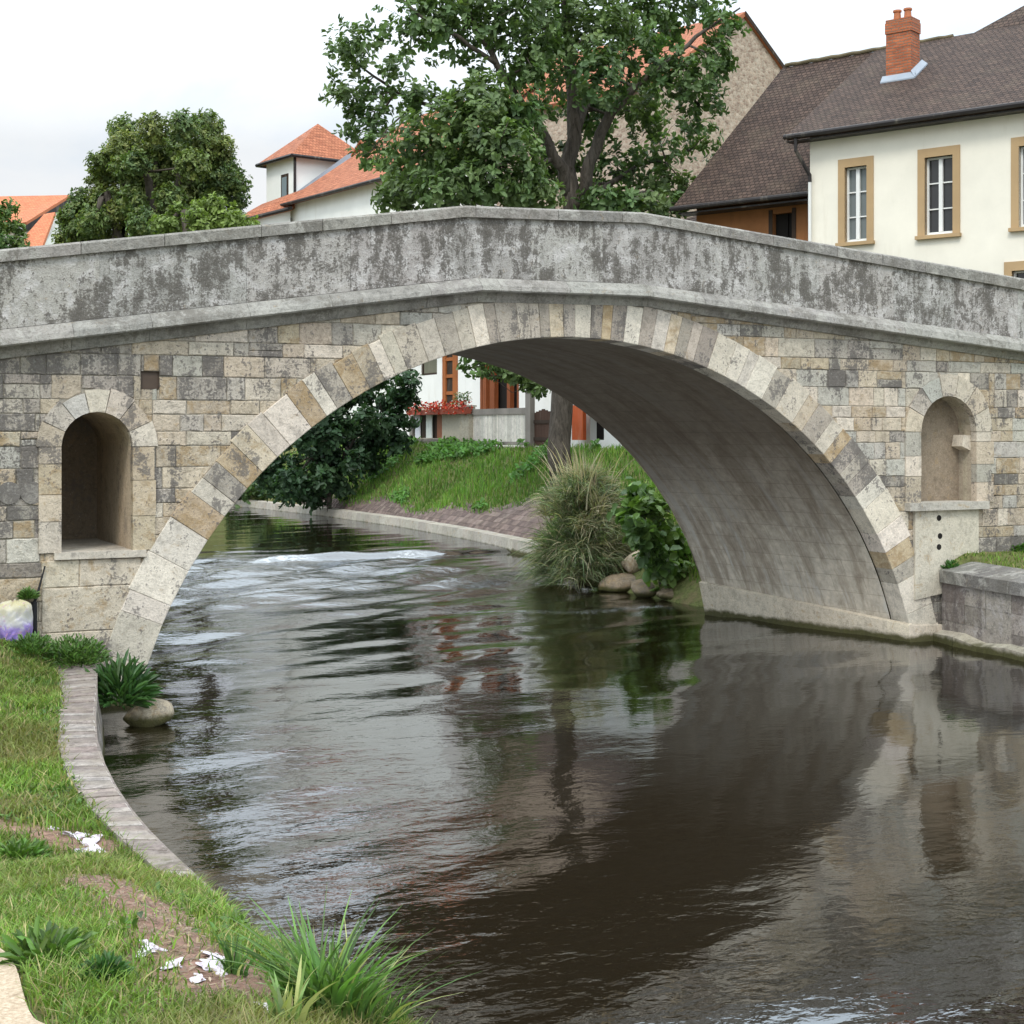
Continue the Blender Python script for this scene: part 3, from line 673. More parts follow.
# niches
for k, q in enumerate(NICHES):
    sm_ = MB(); r, xc, zs, o = q['r'], q['xc'], q['zs'], q['sur']
    n = 7; cc = [PALE, CREAM, PALE, PALE, (.46, .44, .40, .2, .1), GREY, CREAM]
    for i in range(n):
        t0, t1 = math.pi * i / n + .008, math.pi * (i + 1) / n - .008; oo = o + random.uniform(-.03, .05)
        arc = lambda t, rr: (xc + rr * math.cos(t), zs + rr * math.sin(t))
        P = [arc(t0, r), arc(t0, r + oo), arc((t0 + t1) / 2, r + oo), arc(t1, r + oo), arc(t1, r), arc((t0 + t1) / 2, r)]; c = jit(cc[i])
        yf = -.03 - random.uniform(0, .008)
        sm_.slab([(p[0], yf, p[1]) for p in P], (0, .14, 0), c)
    for sd in (-1, 1):
        z = q['zb'] + .0
        while z < zs - .02:
            h = min(random.uniform(.32, .52), zs - z); h = zs - z if zs - z - h < .15 else h; w = o + random.uniform(-.06, .10) * (1 if random.random() < .5 else 0)
            x0, x1 = (q['x0'] - w, q['x0']) if sd < 0 else (q['x1'], q['x1'] + w); yf = -.03 - random.uniform(0, .008)
            sm_.box(x0 + .003, x1 - .0, yf, .12, z + .004, z + h - .004, jit(random.choice([PALE, (.42, .39, .33), CREAM, TAN]))); z += h
    for i in range(24):
        t0, t1 = math.pi * i / 24, math.pi * (i + 1) / 24; sm_.poly([(xc + (r + .02) * math.cos(t0), .009, zs + (r + .02) * math.sin(t0)), (xc + (r + o + .16) * math.cos(t0), .009, zs + (r + o + .16) * math.sin(t0)), (xc + (r + o + .16) * math.cos(t1), .009, zs + (r + o + .16) * math.sin(t1)), (xc + (r + .02) * math.cos(t1), .009, zs + (r + .02) * math.sin(t1))], (.34, .31, .26, .3, .1))
    for sd in (-1, 1):
        xa = q['x0'] if sd < 0 else q['x1']; sm_.poly([(xa + sd * .01, .009, q['zb'] - .2), (xa + sd * (o + .12), .009, q['zb'] - .2), (xa + sd * (o + .12), .009, zs), (xa + sd * .01, .009, zs)], (.34, .31, .26, .3, .1))
    sur = sm_.build('niche_surround', M['ring'], bridge)
    rm2 = MB(); d = q['d']; nseg = 16; prof = [(q['x0'], q['zb'])] + [(xc - r * math.cos(math.pi * i / nseg), zs + r * math.sin(math.pi * i / nseg)) for i in range(nseg + 1)] + [(q['x1'], q['zb'])]
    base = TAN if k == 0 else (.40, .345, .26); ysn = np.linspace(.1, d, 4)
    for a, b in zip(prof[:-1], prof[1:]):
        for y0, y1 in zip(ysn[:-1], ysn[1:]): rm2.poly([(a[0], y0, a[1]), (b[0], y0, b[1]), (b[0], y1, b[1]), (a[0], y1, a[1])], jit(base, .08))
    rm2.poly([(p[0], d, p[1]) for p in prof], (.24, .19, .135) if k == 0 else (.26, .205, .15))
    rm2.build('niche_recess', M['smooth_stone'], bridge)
    s_ = MB(); zb = q['zb']
    if k == 0: s_.box(q['x0'] - .10, q['x1'] + .18, -.075, d, zb - .09, zb + .005, (.50, .45, .38))
    else: s_.box(q['x0'] - .36, q['x1'] + .20, -.16, d, zb - .12, zb + .02, (.42, .39, .34))
    s_.build('niche_sill', M['smooth_stone'], bridge)
# cream panel with three weep holes under the right-hand niche
pm = MB(); pm.slab([(18.42, -.07, .75), (19.92, -.07, .95), (19.92, -.07, 2.345), (18.42, -.07, 2.345)], (0, .12, 0), (.50, .455, .37)); pan = pm.build('cream_panel', M['smooth_stone'], bridge)
for (px, py) in ((939, 518), (940, 536), (939, 547)):
    c = PY(px, py, -.07); hm = MB(); hm.tube([(c[0], -.073, c[2]), (c[0], -.0, c[2])], [.055, .055], 10, (.03, .028, .025)); h_ = hm.build('weep_hole', M['dark'], bridge)
hm = MB(); q = HOLE; hm.poly([(q[0], .03, q[2]), (q[1], .03, q[2]), (q[1], .03, q[3]), (q[0], .03, q[3])], (.075, .052, .038))
for a, b in (((q[0], q[2]), (q[1], q[2])), ((q[1], q[2]), (q[1], q[3])), ((q[1], q[3]), (q[0], q[3])), ((q[0], q[3]), (q[0], q[2]))): hm.poly([(a[0], -.006, a[1]), (b[0], -.006, b[1]), (b[0], .03, b[1]), (a[0], .03, a[1])], (.09, .065, .05))
hm.build('blocked_hole', M['painted'], bridge)
bm2 = MB(); c = PY(953, 434, .2); bm2.slab([(19.70, .12, 3.50), (19.90, .12, 3.42), (19.90, .12, 3.70), (19.74, .12, 3.71)], (0, .28, 0), PALE); bm2.build('stone_bracket', M['smooth_stone'], bridge)
for px in (9, 32):
    c = PY(px, 493, 0); d_ = MB(); d_.tube([(c[0], -.019, c[2]), (c[0], .03, c[2])], [.150, .158], 24, (.26, .24, .215, .8, 0)); d_.build('round_stone', M['ring'], bridge)
# abutment cores behind the faces (keeps daylight out of the body)
ab = MB()
for i in range(60):
    a, b = XA + (XB - XA) * i / 60, XA + (XB - XA) * (i + 1) / 60
    ab.poly([(a, .3, sp_t(a) - .02), (b, .3, sp_t(b) - .02), (b, .0, sp_t(b) - .02), (a, .0, sp_t(a) - .02)], GREY)
ab.box(XA, XA + .05, .05, DEPTH - .05, -1, sp_t(XA), GREY); ab.box(XB - .05, XB, .05, DEPTH - .05, -1, sp_t(XB), GREY)
ab.build('abutment_core', M['quay'], bridge)
# ------------------------------------------------------------------ low river wall on the left with a brick capping
capR = [np.array(PZ(*q, .70)[:2]) for q in ((103, 669), (98, 693), (92, 717), (95, 742), (104, 765), (117, 788), (131, 811), (150, 831), (170, 850), (192, 870), (213, 889))]
capL = [np.array(PZ(*q, .70)[:2]) for q in ((73, 669), (63, 693), (54, 722), (55, 745), (63, 768), (73, 785), (86, 803), (104, 824), (126, 845), (152, 864), (176, 884))]
capR = [np.array((3.95, -.1))] + capR + [capR[-1] + (capR[-1] - capR[-2]) * 1.2]; capL = [np.array((3.35, -.1))] + capL + [capL[-1] + (capL[-1] - capL[-2]) * 1.2]
def resample(plist, n):
    P = np.array(plist); s = np.r_[0, np.cumsum(np.hypot(*np.diff(P, axis=0).T))]; u = np.linspace(0, s[-1], n)
    for _ in range(2): P[1:-1] = .5 * P[1:-1] + .25 * (P[:-2] + P[2:])
    return np.stack([np.interp(u, s, P[:, 0]), np.interp(u, s, P[:, 1])], 1), s[-1]
nb = 78
cr, L_ = resample(capR, nb + 1); cl, _ = resample(capL, nb + 1)
lw = thing('low_river_wall', (cr[50][0], cr[50][1], 0), 'low curved river wall with worn brick capping along the left grassy bank', 'wall')
cm = MB(); wm = MB()
for i in range(nb):
    g = .02; a0, a1 = cr[i] * (1 - g) + cr[i + 1] * g, cr[i] * g + cr[i + 1] * (1 - g); b0, b1 = cl[i] * (1 - g) + cl[i + 1] * g, cl[i] * g + cl[i + 1] * (1 - g)
    z = .70 + random.uniform(-.010, .008); c = jit(random.choice([(.245, .20, .18), (.28, .245, .22), (.215, .175, .16), (.30, .27, .245), (.26, .225, .205)]), .15); dj = [u_ * random.uniform(-.018, .018) for u_ in ((cl[i] - cr[i]) / np.linalg.norm(cl[i] - cr[i]),)][0]; b0, b1 = b0 + dj, b1 + dj * random.uniform(.3, 1.4)
    ed = .03; u0 = (b0 - a0) / np.linalg.norm(b0 - a0)
    m0, m1 = a0 + u0 * ed, a1 + u0 * ed
    cm.poly([(*m0, z), (*m1, z), (*b1, z), (*b0, z)], c)
    pc = jit((.40, .36, .33)); cm.poly([(*a0, z - .02), (*a1, z - .02), (*m1, z), (*m0, z)], pc)
    for (p, q, zz) in ((a1, a0, .02), (b0, b1, 0)): cm.poly([(*p, z - .09), (*q, z - .09), (*q, z - zz), (*p, z - zz)], pc if zz else c)
    cm.poly([(*a0, z - .09), (*b0, z - .09), (*b0, z), (*m0, z), (*a0, z - .02)], c); cm.poly([(*a1, z - .09), (*b1, z - .09), (*b1, z), (*m1, z), (*a1, z - .02)], c)
    cm.poly([(*cr[i], (.695)), (*cr[i + 1], .695), (*cl[i + 1], .695), (*cl[i], .695)], (.19, .16, .145))
    n = np.array([u0[0], u0[1]]) * -1
    for (za, zb_) in ((-.9, -.02), (-.02, .22), (.22, .44), (.44, .62)):
        oa, ob = .10 * (.62 - za) / .62 - .02, .10 * (.62 - zb_) / .62 - .02
        if i % 4 == 0 or za == -.9: cc = jit(random.choice([(.25, .215, .17), (.30, .27, .22), (.20, .17, .14)]))
        wm.poly([(*(cr[i] + n * oa), za), (*(cr[i + 1] + n * oa), za), (*(cr[i + 1] + n * ob), zb_), (*(cr[i] + n * ob), zb_)], cc)
cm.build('capping', M['brickcap'], lw); wm.build('wall_face', M['quay'], lw)

# quay wall on the right
qp = [(19.02, -.10), (18.86, -.75), (18.66, -1.7), (18.55, -2.7), (18.42, -4.2), (18.4, -6), (18.5, -9), (18.7, -13), (18.4, -22), (17.6, -40)]
qr, Lq = resample(qp, 61)
qw = thing('quay_wall', (18.6, -3, 0), 'stained stone quay wall with dark coping and mossy foot, right of the bridge', 'wall')
fm2 = MB(); cm2 = MB(); lm = MB()
for i in range(60):
    a, b = qr[i], qr[i + 1]; u = (b - a) / np.linalg.norm(b - a); n = np.array([u[1], -u[0]])
    if n[0] > 0: n = -n
    for za, zb_ in ((-.9, .05), (.05, .38), (.38, .72), (.72, 1.06)):
        o = .012 * random.random(); cc = jit(random.choice([(.27, .24, .21), (.32, .285, .25), (.22, .19, .17)]))
        fm2.poly([(*(a + n * o), za), (*(b + n * o), za), (*(b + n * o), zb_), (*(a + n * o), zb_)], cc)
    zt = 1.27; c = jit((.20, .19, .175)); w = -n * .62; oo = n * .06; g = u * .006
    A = [(*(a + g + oo), 1.05), (*(b - g + oo), 1.05), (*(b - g + w), 1.05), (*(a + g + w), 1.05), (*(a + g + oo), zt), (*(b - g + oo), zt), (*(b - g + w), zt + .14), (*(a + g + w), zt + .14)]
    cm2.box8(A, c)
    r0 = .20 + .05 * math.sin(i * 1.7) + .04 * math.sin(i * 3.1); r1 = .20 + .05 * math.sin((i + 1) * 1.7) + .04 * math.sin((i + 1) * 3.1)
    z0_, z1_ = .13 + .05 * math.sin(i * 2.3), .13 + .05 * math.sin((i + 1) * 2.3)
    lm.poly([(*(a + n * r0), -.8), (*(b + n * r1), -.8), (*(b + n * r1), z1_), (*(a + n * r0), z0_)], jit((.33, .30, .24))); lm.poly([(*(a + n * r0), z0_), (*(b + n * r1), z1_), (*(b - n * .02), z1_ + .06), (*(a - n * .02), z0_ + .06)], jit((.36, .33, .27)))
fm2.build('wall_face', M['quay'], qw); cm2.build('coping', M['coping'], qw); lm.build('foot_ledge', stone_mat('mossy_ledge', .4, .3, .3, darkcol=(.06, .06, .02), ochre=.3), qw)

# stone edging of the far bank, and the paved slope above it
kp = [(float(xr(y)), y) for y in np.arange(12, 50, .5)]
ke = thing('stone_edging', (20.6, 18, 0), 'pale stone edging along the far waterline beyond the arch', 'edging')
em = MB(); e2 = MB()
for (a, b) in zip(kp[:-1], kp[1:]):
    c = jit((.36, .33, .28)); zj = random.uniform(-.006, .006)
    em.box8([(a[0] - .10, a[1], -.8), (a[0] + .34, a[1], -.8), (b[0] + .34, b[1], -.8), (b[0] - .10, b[1], -.8), (a[0] - .02, a[1], .43 + zj), (a[0] + .34, a[1], .46 + zj), (b[0] + .34, b[1], .46 + zj), (b[0] - .02, b[1], .43 + zj)], c)
    for k in range(0): pass
em.build('edging_stones', M['plinth'], ke)
pavemb = MB()
for y in np.arange(18, 44, .28):
    for k in range(13):
        s0 = .34 + k * .20; yy = y + (k % 2) * .14
        lim = .95 + .22 * math.sin(yy * .9 + 1) + .85 * math.exp(-((yy - 23.5) / 2.6) ** 2)
        if s0 > lim + random.uniform(-.15, .15): continue
        x0 = float(xr(yy)) + s0; x1 = x0 + .19; z0 = float(ground(x0, yy)) + .05; z1 = float(ground(x1, yy)) + .05
        pavemb.slab([(x0, yy, z0), (x1, yy, z1), (x1, yy + .26, z1), (x0, yy + .26, z0)][::-1], (0, 0, -.08), jit(random.choice([(.15, .112, .098), (.18, .138, .12), (.13, .097, .087)]), .2))
tag(pavemb.build('bank_paving', attr_mat('dark_bank_setts', .9, .45, .15, 5), ke))

# ------------------------------------------------------------------ leaves and blades
def leaf_quads(P, D, N, L, W, C, fold=.25, curl=.0):
    """each leaf: two quads folded along the midrib.  P base, D direction, N normal, per-leaf length, width, colour"""
    D = D / np.linalg.norm(D, axis=1, keepdims=True); S = np.cross(D, N); S /= np.linalg.norm(S, axis=1, keepdims=True) + 1e-9; N = np.cross(S, D)
    L = L[:, None]; W = W[:, None]
    p0 = P; p3 = P + D * L - N * L * curl
    a1 = P + D * L * .42 + S * W * .46 + N * W * fold; a2 = P + D * L * .82 + S * W * .36 + N * (W * fold * .7 - L * curl * .5)
    b1 = P + D * L * .42 - S * W * .46 + N * W * fold; b2 = P + D * L * .82 - S * W * .36 + N * (W * fold * .7 - L * curl * .5)
    n = len(P); V = np.stack([p0, a1, a2, p3, b2, b1], 1).reshape(-1, 3); k = np.arange(n) * 6
    F = np.concatenate([np.stack([k, k + 1, k + 2, k + 3], 1), np.stack([k, k + 3, k + 4, k + 5], 1)]); return V, F, np.concatenate([C, C])
def blades(P, D, H, W, C, bend=.5, seg=3):
    """grass blades: P root, D lean vector (horizontal), H height, W width"""
    n = len(P); th = rng.uniform(0, 6.28, n); S = np.stack([np.cos(th), np.sin(th), np.zeros(n)], 1)
    rows = []
    for i in range(seg + 1):
        t = i / seg; c = P + np.array([0, 0, 1.0]) * (H * (t - .25 * bend * t * t))[:, None] + D * (H * bend * t * t)[:, None]
        w = (W * (1 - t) ** .7 * .5 + .0006)[:, None]; rows += [c - S * w, c + S * w]
    V = np.stack(rows, 1).reshape(-1, 3); k = np.arange(n) * 2 * (seg + 1)
    F = np.concatenate([np.stack([k + 2 * i, k + 2 * i + 1, k + 2 * i + 3, k + 2 * i + 2], 1) for i in range(seg)]); return V, F, np.concatenate([C] * seg)
def shaggy(P, D, L, W, C, droop=.5, seg=4):
    n = len(P); D = D / np.linalg.norm(D, axis=1, keepdims=True); S = np.cross(D, rng.normal(0, 1, (n, 3))); S /= np.linalg.norm(S, axis=1, keepdims=True); rows = []
    for i in range(seg + 1):
        t = i / seg; c = P + D * (L * t)[:, None] - np.array([0, 0, 1.0]) * (L * droop * t * t)[:, None]; w = (W * (1 - t) ** .6 * .5 + .001)[:, None]; rows += [c - S * w, c + S * w]
    V = np.stack(rows, 1).reshape(-1, 3); V[:, 2] = np.maximum(V[:, 2], .01); k = np.arange(n) * 2 * (seg + 1)
    F = np.concatenate([np.stack([k + 2 * i, k + 2 * i + 1, k + 2 * i + 3, k + 2 * i + 2], 1) for i in range(seg)]); return V, F, np.concatenate([C] * seg)
def cat(parts):
    V, F, C, o = [], [], [], 0
    for v, f, c in parts: V.append(v); F.append(f + o); C.append(c); o += len(v)
    return np.concatenate(V), np.concatenate(F), np.concatenate(C)
def unit(n):
    v = rng.normal(0, 1, (n, 3)); return v / np.linalg.norm(v, axis=1, keepdims=True)
def colvar(base, n, v=.25, tint=None, tf=0.0):
    c = np.array(base)[None] * (1 + rng.normal(0, v, (n, 1))).clip(.4, 1.9) * (1 + rng.normal(0, .06, (n, 3)))
    if tint is not None: m = rng.random((n, 1)) < tf; c = np.where(m, np.array(tint)[None] * (1 + rng.normal(0, .2, (n, 1))), c)
    return c.clip(.004, .9)
def crown_leaves(lobes, size, palette, per=6, dens=1.0, gap=.0, rosette=True, wide=.55):
    parts = []
    for (c, r, n) in lobes:
        n = int(n * dens); c = np.array(c); r = np.array(r)
        u = unit(n) * (rng.random((n, 1)) ** (1 / 2.2)); tw = c + u * r
        keep = wob(tw[:, 0] * 1.0 + 3 * tw[:, 2], tw[:, 1] + 2.1 * tw[:, 2], 1.0 / max(.5, r.mean() * .38)) > -1 + gap
        tw = tw[keep]; u = u[keep]; n = len(tw)
        if n == 0: continue
        base = np.array(palette[rng.integers(len(palette))])
        ax = u + np.array([0, 0, .45]) + rng.normal(0, .35, (n, 3)); ax /= np.linalg.norm(ax, axis=1, keepdims=True)
        alt = np.array(palette)[rng.integers(len(palette), size=n)]; tc = (base * .45 + alt * .55) * (1 + rng.normal(0, .2, (n, 1))).clip(.5, 1.6)
        for k in range(per):
            th = 6.283 * k / per + rng.uniform(0, .9, n); t1 = np.cross(ax, unit(n)); t1 /= np.linalg.norm(t1, axis=1, keepdims=True); t2 = np.cross(ax, t1)
            th = th[:, None]; side = t1 * np.cos(th) + t2 * np.sin(th)
            D = side * .9 + ax * rng.uniform(-.1, .7, (n, 1)); N = ax * .9 - side * .3 + rng.normal(0, .25, (n, 3))
            L = size * rng.uniform(.65, 1.25, n); P = tw + ax * (rng.uniform(-.5, .5, (n, 1)) * size * 1.2)
            parts.append(leaf_quads(P, D, N, L, L * wide, (tc * (1 + rng.normal(0, .13, (n, 1)))).clip(.004, .9), .18, .12))
    return cat(parts)
def make_tree(name, root, label, cat_, limbs, lobes, size, palette, group=None, per=6, gap=.3, mat='leaf', twigs=3, wide=.55, k=8):
    o = thing(name, root, label, cat_, group)
    tb = MB(); nodes = []
    for pts, rad in limbs:
        pts = [np.array(p, float) for p in pts]; P = []; Rr = []
        for i in range(len(pts) - 1):
            for j in range(4):
                t = j / 4; P.append(pts[i] * (1 - t) + pts[i + 1] * t + rng.normal(0, .25, 3) * rad[i] * (1 if i + j else 0)); Rr.append(rad[i] * (1 - t) + rad[i + 1] * t)
        P.append(pts[-1]); Rr.append(rad[-1]); tb.tube(P, Rr, k)
        nodes += list(zip(P, Rr))
    NP = np.array([n[0] for n in nodes])
    for (c, r, n) in lobes:
        c = np.array(c); i = int(np.argmin(np.linalg.norm(NP - c, axis=1) + np.maximum(0, NP[:, 2] - c[2]) * .5)); a = NP[i]; ra = min(nodes[i][1] * .6, .09)
        mid = (a + c) / 2 + rng.normal(0, .12, 3) * np.linalg.norm(c - a); tb.tube([a, mid, c], [ra, ra * .7, ra * .35], 5)
        for _ in range(twigs):
            e = c + unit(1)[0] * np.array(r) * .95; m2 = (c + e) / 2 + rng.normal(0, .1, 3); st = mid if rng.random() < .4 else c; tb.tube([st, m2, e], [ra * .4, ra * .25, .008], 4)
    tb.build('trunk', M['bark'], o, True)
    V, F, C = crown_leaves(lobes, size, palette, per, 1.0, gap, wide=wide)
    link_mesh('crown', V, F, M[mat], o, C)
    return o

# big oak-like tree behind the crest of the bridge: limbs surveyed from the photograph, each with its own depth
def T(px, py, dz=0.0, z=50.0): return PD(px, py, z + dz)
troot = T(563, 450); troot[2] = float(ground(troot[0], troot[1])) - .15
limbs = [([troot, T(566, 330), T(572, 205), T(572, 120, .5), T(568, 30, .8), T(560, -60, 0)], [.42, .36, .33, .24, .17, .10]),
         ([T(575, 215), T(590, 160, -.6), T(612, 112, -1), T(640, 82, -1.4), T(672, 58, -1.2), T(705, 30, -1), T(740, 8, -.8)], [.24, .21, .17, .12, .09, .06, .03]),
         ([T(571, 200), T(548, 140, -1), T(515, 95, -1.6), T(498, 65, -2), T(470, 20, -2), T(455, -50, -2)], [.22, .18, .14, .11, .08, .05]),
         ([T(552, 145, -1), T(500, 130, 1), T(440, 110, 2), T(396, 92, 2.4), T(352, 60, 2.5)], [.12, .10, .08, .06, .03]),
         ([T(572, 215), T(600, 190, 2), T(640, 165, 3.2), T(690, 150, 3.6)], [.15, .12, .08, .04]),
         ([T(498, 65, -2), T(460, 38, -2.5), T(420, 15, -2.5), T(380, -20, -2)], [.09, .07, .05, .03]),
         ([T(570, 150, .5), T(600, 70, 3), T(640, 10, 4), T(650, -60, 4)], [.14, .11, .07, .04]),
         ([T(568, 300), T(530, 300, -2), T(500, 340, -3), T(490, 375, -3.4)], [.14, .10, .06, .03])]
def lob(px, py, dz, rpx, n, ry=None, z=50.0):
    s = z / FPX; return (T(px, py, dz, z), (rpx * s, rpx * s * 1.0, (ry or rpx) * s), n)
G1, G2, G3, G4 = (.10, .165, .055), (.13, .195, .075), (.075, .135, .05), (.155, .215, .08)
lobes = [lob(350, 50, 2, 30, 46), lob(345, 92, 2.5, 24, 34), lob(372, 130, 2.4, 28, 40), lob(395, 70, 2, 22, 22), lob(405, 25, -2, 34, 46), lob(375, 100, 2.4, 26, 30), lob(440, 30, -2.4, 36, 60), lob(372, 150, 1, 20, 22), lob(415, 100, 2, 26, 34), lob(350, 118, 2.4, 20, 18),
         lob(430, 150, -3, 40, 120), lob(470, 130, -4, 42, 150), lob(500, 165, -4.5, 42, 150), lob(455, 190, -3.6, 42, 110, 26), lob(415, 190, -1, 34, 70, 22), lob(530, 195, -4, 30, 80, 22), lob(485, 105, -3.5, 32, 90), lob(400, 170, 0, 26, 44), lob(520, 120, -3, 30, 70), lob(395, 200, -1, 22, 30, 15),
         lob(480, 30, -2, 40, 80), lob(520, 10, -2, 44, 100), lob(560, 25, 0, 42, 100), lob(530, 65, -2, 36, 80), lob(600, 30, -1, 42, 110), lob(640, 15, 2, 40, 90), lob(600, 75, -2, 36, 90), lob(560, 80, 2, 40, 70), lob(455, -20, -2, 50, 90), lob(540, -40, 0, 60, 120), lob(630, -40, 2, 55, 110), lob(670, 20, 3, 30, 40), lob(700, -5, 2, 32, 40),
         lob(650, 60, -1, 32, 70), lob(690, 75, -1.2, 30, 50), lob(716, 60, -1, 24, 32), lob(725, 22, -1, 22, 26), lob(700, 105, 0, 28, 40), lob(640, 110, 2, 34, 60), lob(660, 140, 3, 34, 46), lob(700, 140, 3.4, 24, 28), lob(620, 170, 3, 36, 60), lob(660, 185, 2.5, 32, 44, 22), lob(610, 205, -1, 34, 70, 18), lob(650, 208, -1, 30, 40, 14), lob(690, 190, 2, 18, 16), lob(575, 165, 3, 34, 44), lob(545, 165, 3, 30, 40), lob(590, 120, 3, 34, 60), lob(680, 205, -.5, 16, 18, 10),
         lob(482, 365, -3.4, 20, 20, 12), lob(515, 372, -3.2, 22, 30, 12), lob(532, 386, -3, 14, 14, 10), lob(500, 320, -3, 30, 30)]
make_tree('broadleaf_tree', troot, 'large dark green leafy tree rising behind the crest of the bridge', 'tree', limbs, [(a_, b_, n_ * 1.45) for a_, b_, n_ in lobes], .24, [G1, G2, G3, G4, G1], gap=.27, per=9)

def bushy(name, label, cat_, px, pybase, z, lob_px, size, pal, group=None, n=110, gap=.25, gz=None, mat='leaf', per=6, trunk=True, depthf=1.0, wide=.55):
    root = PD(px, pybase, z)
    if gz is None: root[2] = float(ground(root[0], root[1])) - .1
    lobes = []
    for (x, y, r, dz) in lob_px: s = z / FPX; lobes.append((PD(x, y, z + dz), (r * s, r * s * depthf, r * s * .9), n * (r / 30) ** 2))
    cx = sum(l[0] for l in lob_px) / len(lob_px); cy = sum(l[1] for l in lob_px) / len(lob_px); c = PD(cx, cy, z); h = c[2] - root[2]
    limbs = [([root, root * .6 + c * .4 + rng.normal(0, .02, 3) * h, c], [max(.05, h * .035), h * .028 + .02, .03])]
    for (C_, r, nn) in lobes[::3]: limbs.append(([root * .55 + c * .45, (c + C_) / 2 + rng.normal(0, .03, 3) * h, C_], [h * .02 + .01, h * .014 + .01, .015]))
    return make_tree(name, root, label, cat_, limbs, lobes, size, pal, group, per=per, gap=gap, mat=mat, twigs=2, k=6, wide=wide)
def fill(outline, r, z, dzs=3.0, step=.8):
    """lobe centres filling a crown drawn as rows (y, x0, x1)"""
    out = []
    for (y, x0, x1) in outline:
        k = max(1, int((x1 - x0) / (r * 1.35)));
        for i in range(k + 1):
            x = x0 + (x1 - x0) * (i / k if k else .5); e = abs(i / k - .5) * 2 if k else 0
            out.append((x + rng.normal(0, r * .2), y + rng.normal(0, r * .2), r * rng.uniform(.75, 1.25), rng.uniform(-1, .4) * dzs * (1 - e * e * .8)))
    return out
bushy('broadleaf_tree', 'tall round green tree with yellowish top, left of the turreted house', 'tree', 155, 470, 95, fill([(132, 126, 206), (146, 112, 220), (163, 100, 230), (180, 92, 236), (200, 82, 238), (220, 72, 232), (240, 68, 212), (262, 80, 200)], 16, 95, 5) + fill([(160, 120, 210), (195, 105, 220), (225, 95, 210)], 22, 95, 1), .24, [(.16, .21, .06), (.22, .24, .07), (.13, .19, .06), (.10, .16, .065)], n=760, gap=.10, gz=1)
bushy('bushy_tree', 'small bright yellow-green bushy tree just above the parapet, under the tall round tree', 'tree', 205, 470, 84, fill([(203, 198, 216), (214, 180, 234), (228, 160, 246), (245, 160, 250)], 11, 84, 1.5), .27, [(.20, .27, .07), (.17, .24, .06)], n=420, gap=.2, gz=1)
bushy('broadleaf_tree', 'green tree cut by the left edge of the photo, beside an orange roof', 'tree', 0, 470, 88, fill([(212, -6, 6), (226, -24, 14), (242, -40, 18), (258, -40, 20)], 10, 88, 1.5), .28, [(.11, .19, .06), (.08, .15, .05), (.15, .21, .06)], n=460, gap=.2, gz=1)
# bushes seen under the arch
bushy('dark_shrub', 'big dark green shrub overhanging the water under the left of the arch', 'shrub', 330, 500, 64, fill([(385, 345, 400), (402, 320, 405), (422, 295, 402), (442, 285, 396), (462, 272, 374), (480, 268, 340), (492, 285, 320)], 15, 64, 2.2), .28, [(.040, .085, .038), (.055, .105, .045), (.032, .07, .034)], n=240, gap=.15)
bushy('light_shrub', 'light green low shrub at the water beyond the big dark shrub', 'shrub', 255, 508, 72, fill([(478, 238, 270), (490, 232, 282), (500, 238, 290)], 10, 72, 1), .30, [(.09, .15, .045), (.07, .12, .04)], n=130, gap=.1)
hd = [(px, py, r, dz) for (px, py, r, dz) in fill([(440, 190, 300), (460, 180, 330), (480, 190, 330)], 20, 84, 2)]
bushy('hedge', 'dark hedge closing the river bend in the distance under the arch', 'hedge', 250, 500, 84, hd, .45, [(.045, .09, .03), (.06, .11, .035)], n=120, gap=.1)

# ornamental grass clump and broad-leaved plant beside the far springing
rc = PD(582, 585, 36.8); rc[2] = .05
gc_ = thing('reed_clump', rc, 'tall shaggy grey-green ornamental grass clump at the water under the arch', 'grass clump')
nt_ = 150; th = rng.uniform(0, 6.28, nt_); rr = rng.random(nt_) ** .5; hz = rng.random(nt_)
prof_ = np.interp(hz, [0, .25, .6, .85, 1], [.85, 1.0, .95, .7, .4])
TC = rc + np.stack([np.cos(th) * rr * 1.12 * prof_, np.sin(th) * rr * 1.0 * prof_, .12 + hz * 2.35], 1)
parts = []
for q in range(nt_):
    m = 75; out_ = np.array([math.cos(th[q]), math.sin(th[q]), 0]) * (.2 + .8 * rr[q])
    D = unit(m) * .75 + out_ * .8 + np.array([0, 0, .55 + .5 * hz[q]])
    base = np.array(random.choice([(.20, .245, .13), (.23, .26, .16), (.15, .20, .10), (.26, .25, .16), (.12, .17, .08), (.17, .22, .13)]))
    P = TC[q] + rng.normal(0, .10, (m, 3)); P[:, 2] = np.maximum(P[:, 2], .04)
    parts.append(shaggy(P, D, rng.uniform(.42, .88, m), np.full(m, .020), colvar(base, m, .28, (.42, .37, .26), .16), rng.uniform(.25, .7)))
m = 90; parts.append(blades(rc + [.15, -.1, 1.3] + rng.normal(0, .12, (m, 3)), rng.normal(0, .5, (m, 3)) * [1, 1, 0], rng.uniform(.4, .8, m), np.full(m, .03), colvar((.20, .10, .05), m, .25), .8, 4))
v = cat(parts); ns = 150; th = rng.uniform(0, 6.28, ns); rr = rng.random(ns); P2 = rc + np.stack([np.cos(th) * rr * .75, np.sin(th) * rr * .75, 1.7 + rng.random(ns) * .6], 1)
v2 = blades(P2, np.stack([np.cos(th), np.sin(th), 0 * th], 1) * rr[:, None] * .9 + rng.normal(0, .2, (ns, 3)) * [1, 1, 0], .9 + rng.random(ns) * .65, np.full(ns, .035), colvar((.42, .36, .26), ns, .2), .55, 4)
VV = cat([v, v2]); link_mesh('blades', VV[0], VV[1], M['blade'], gc_, VV[2])
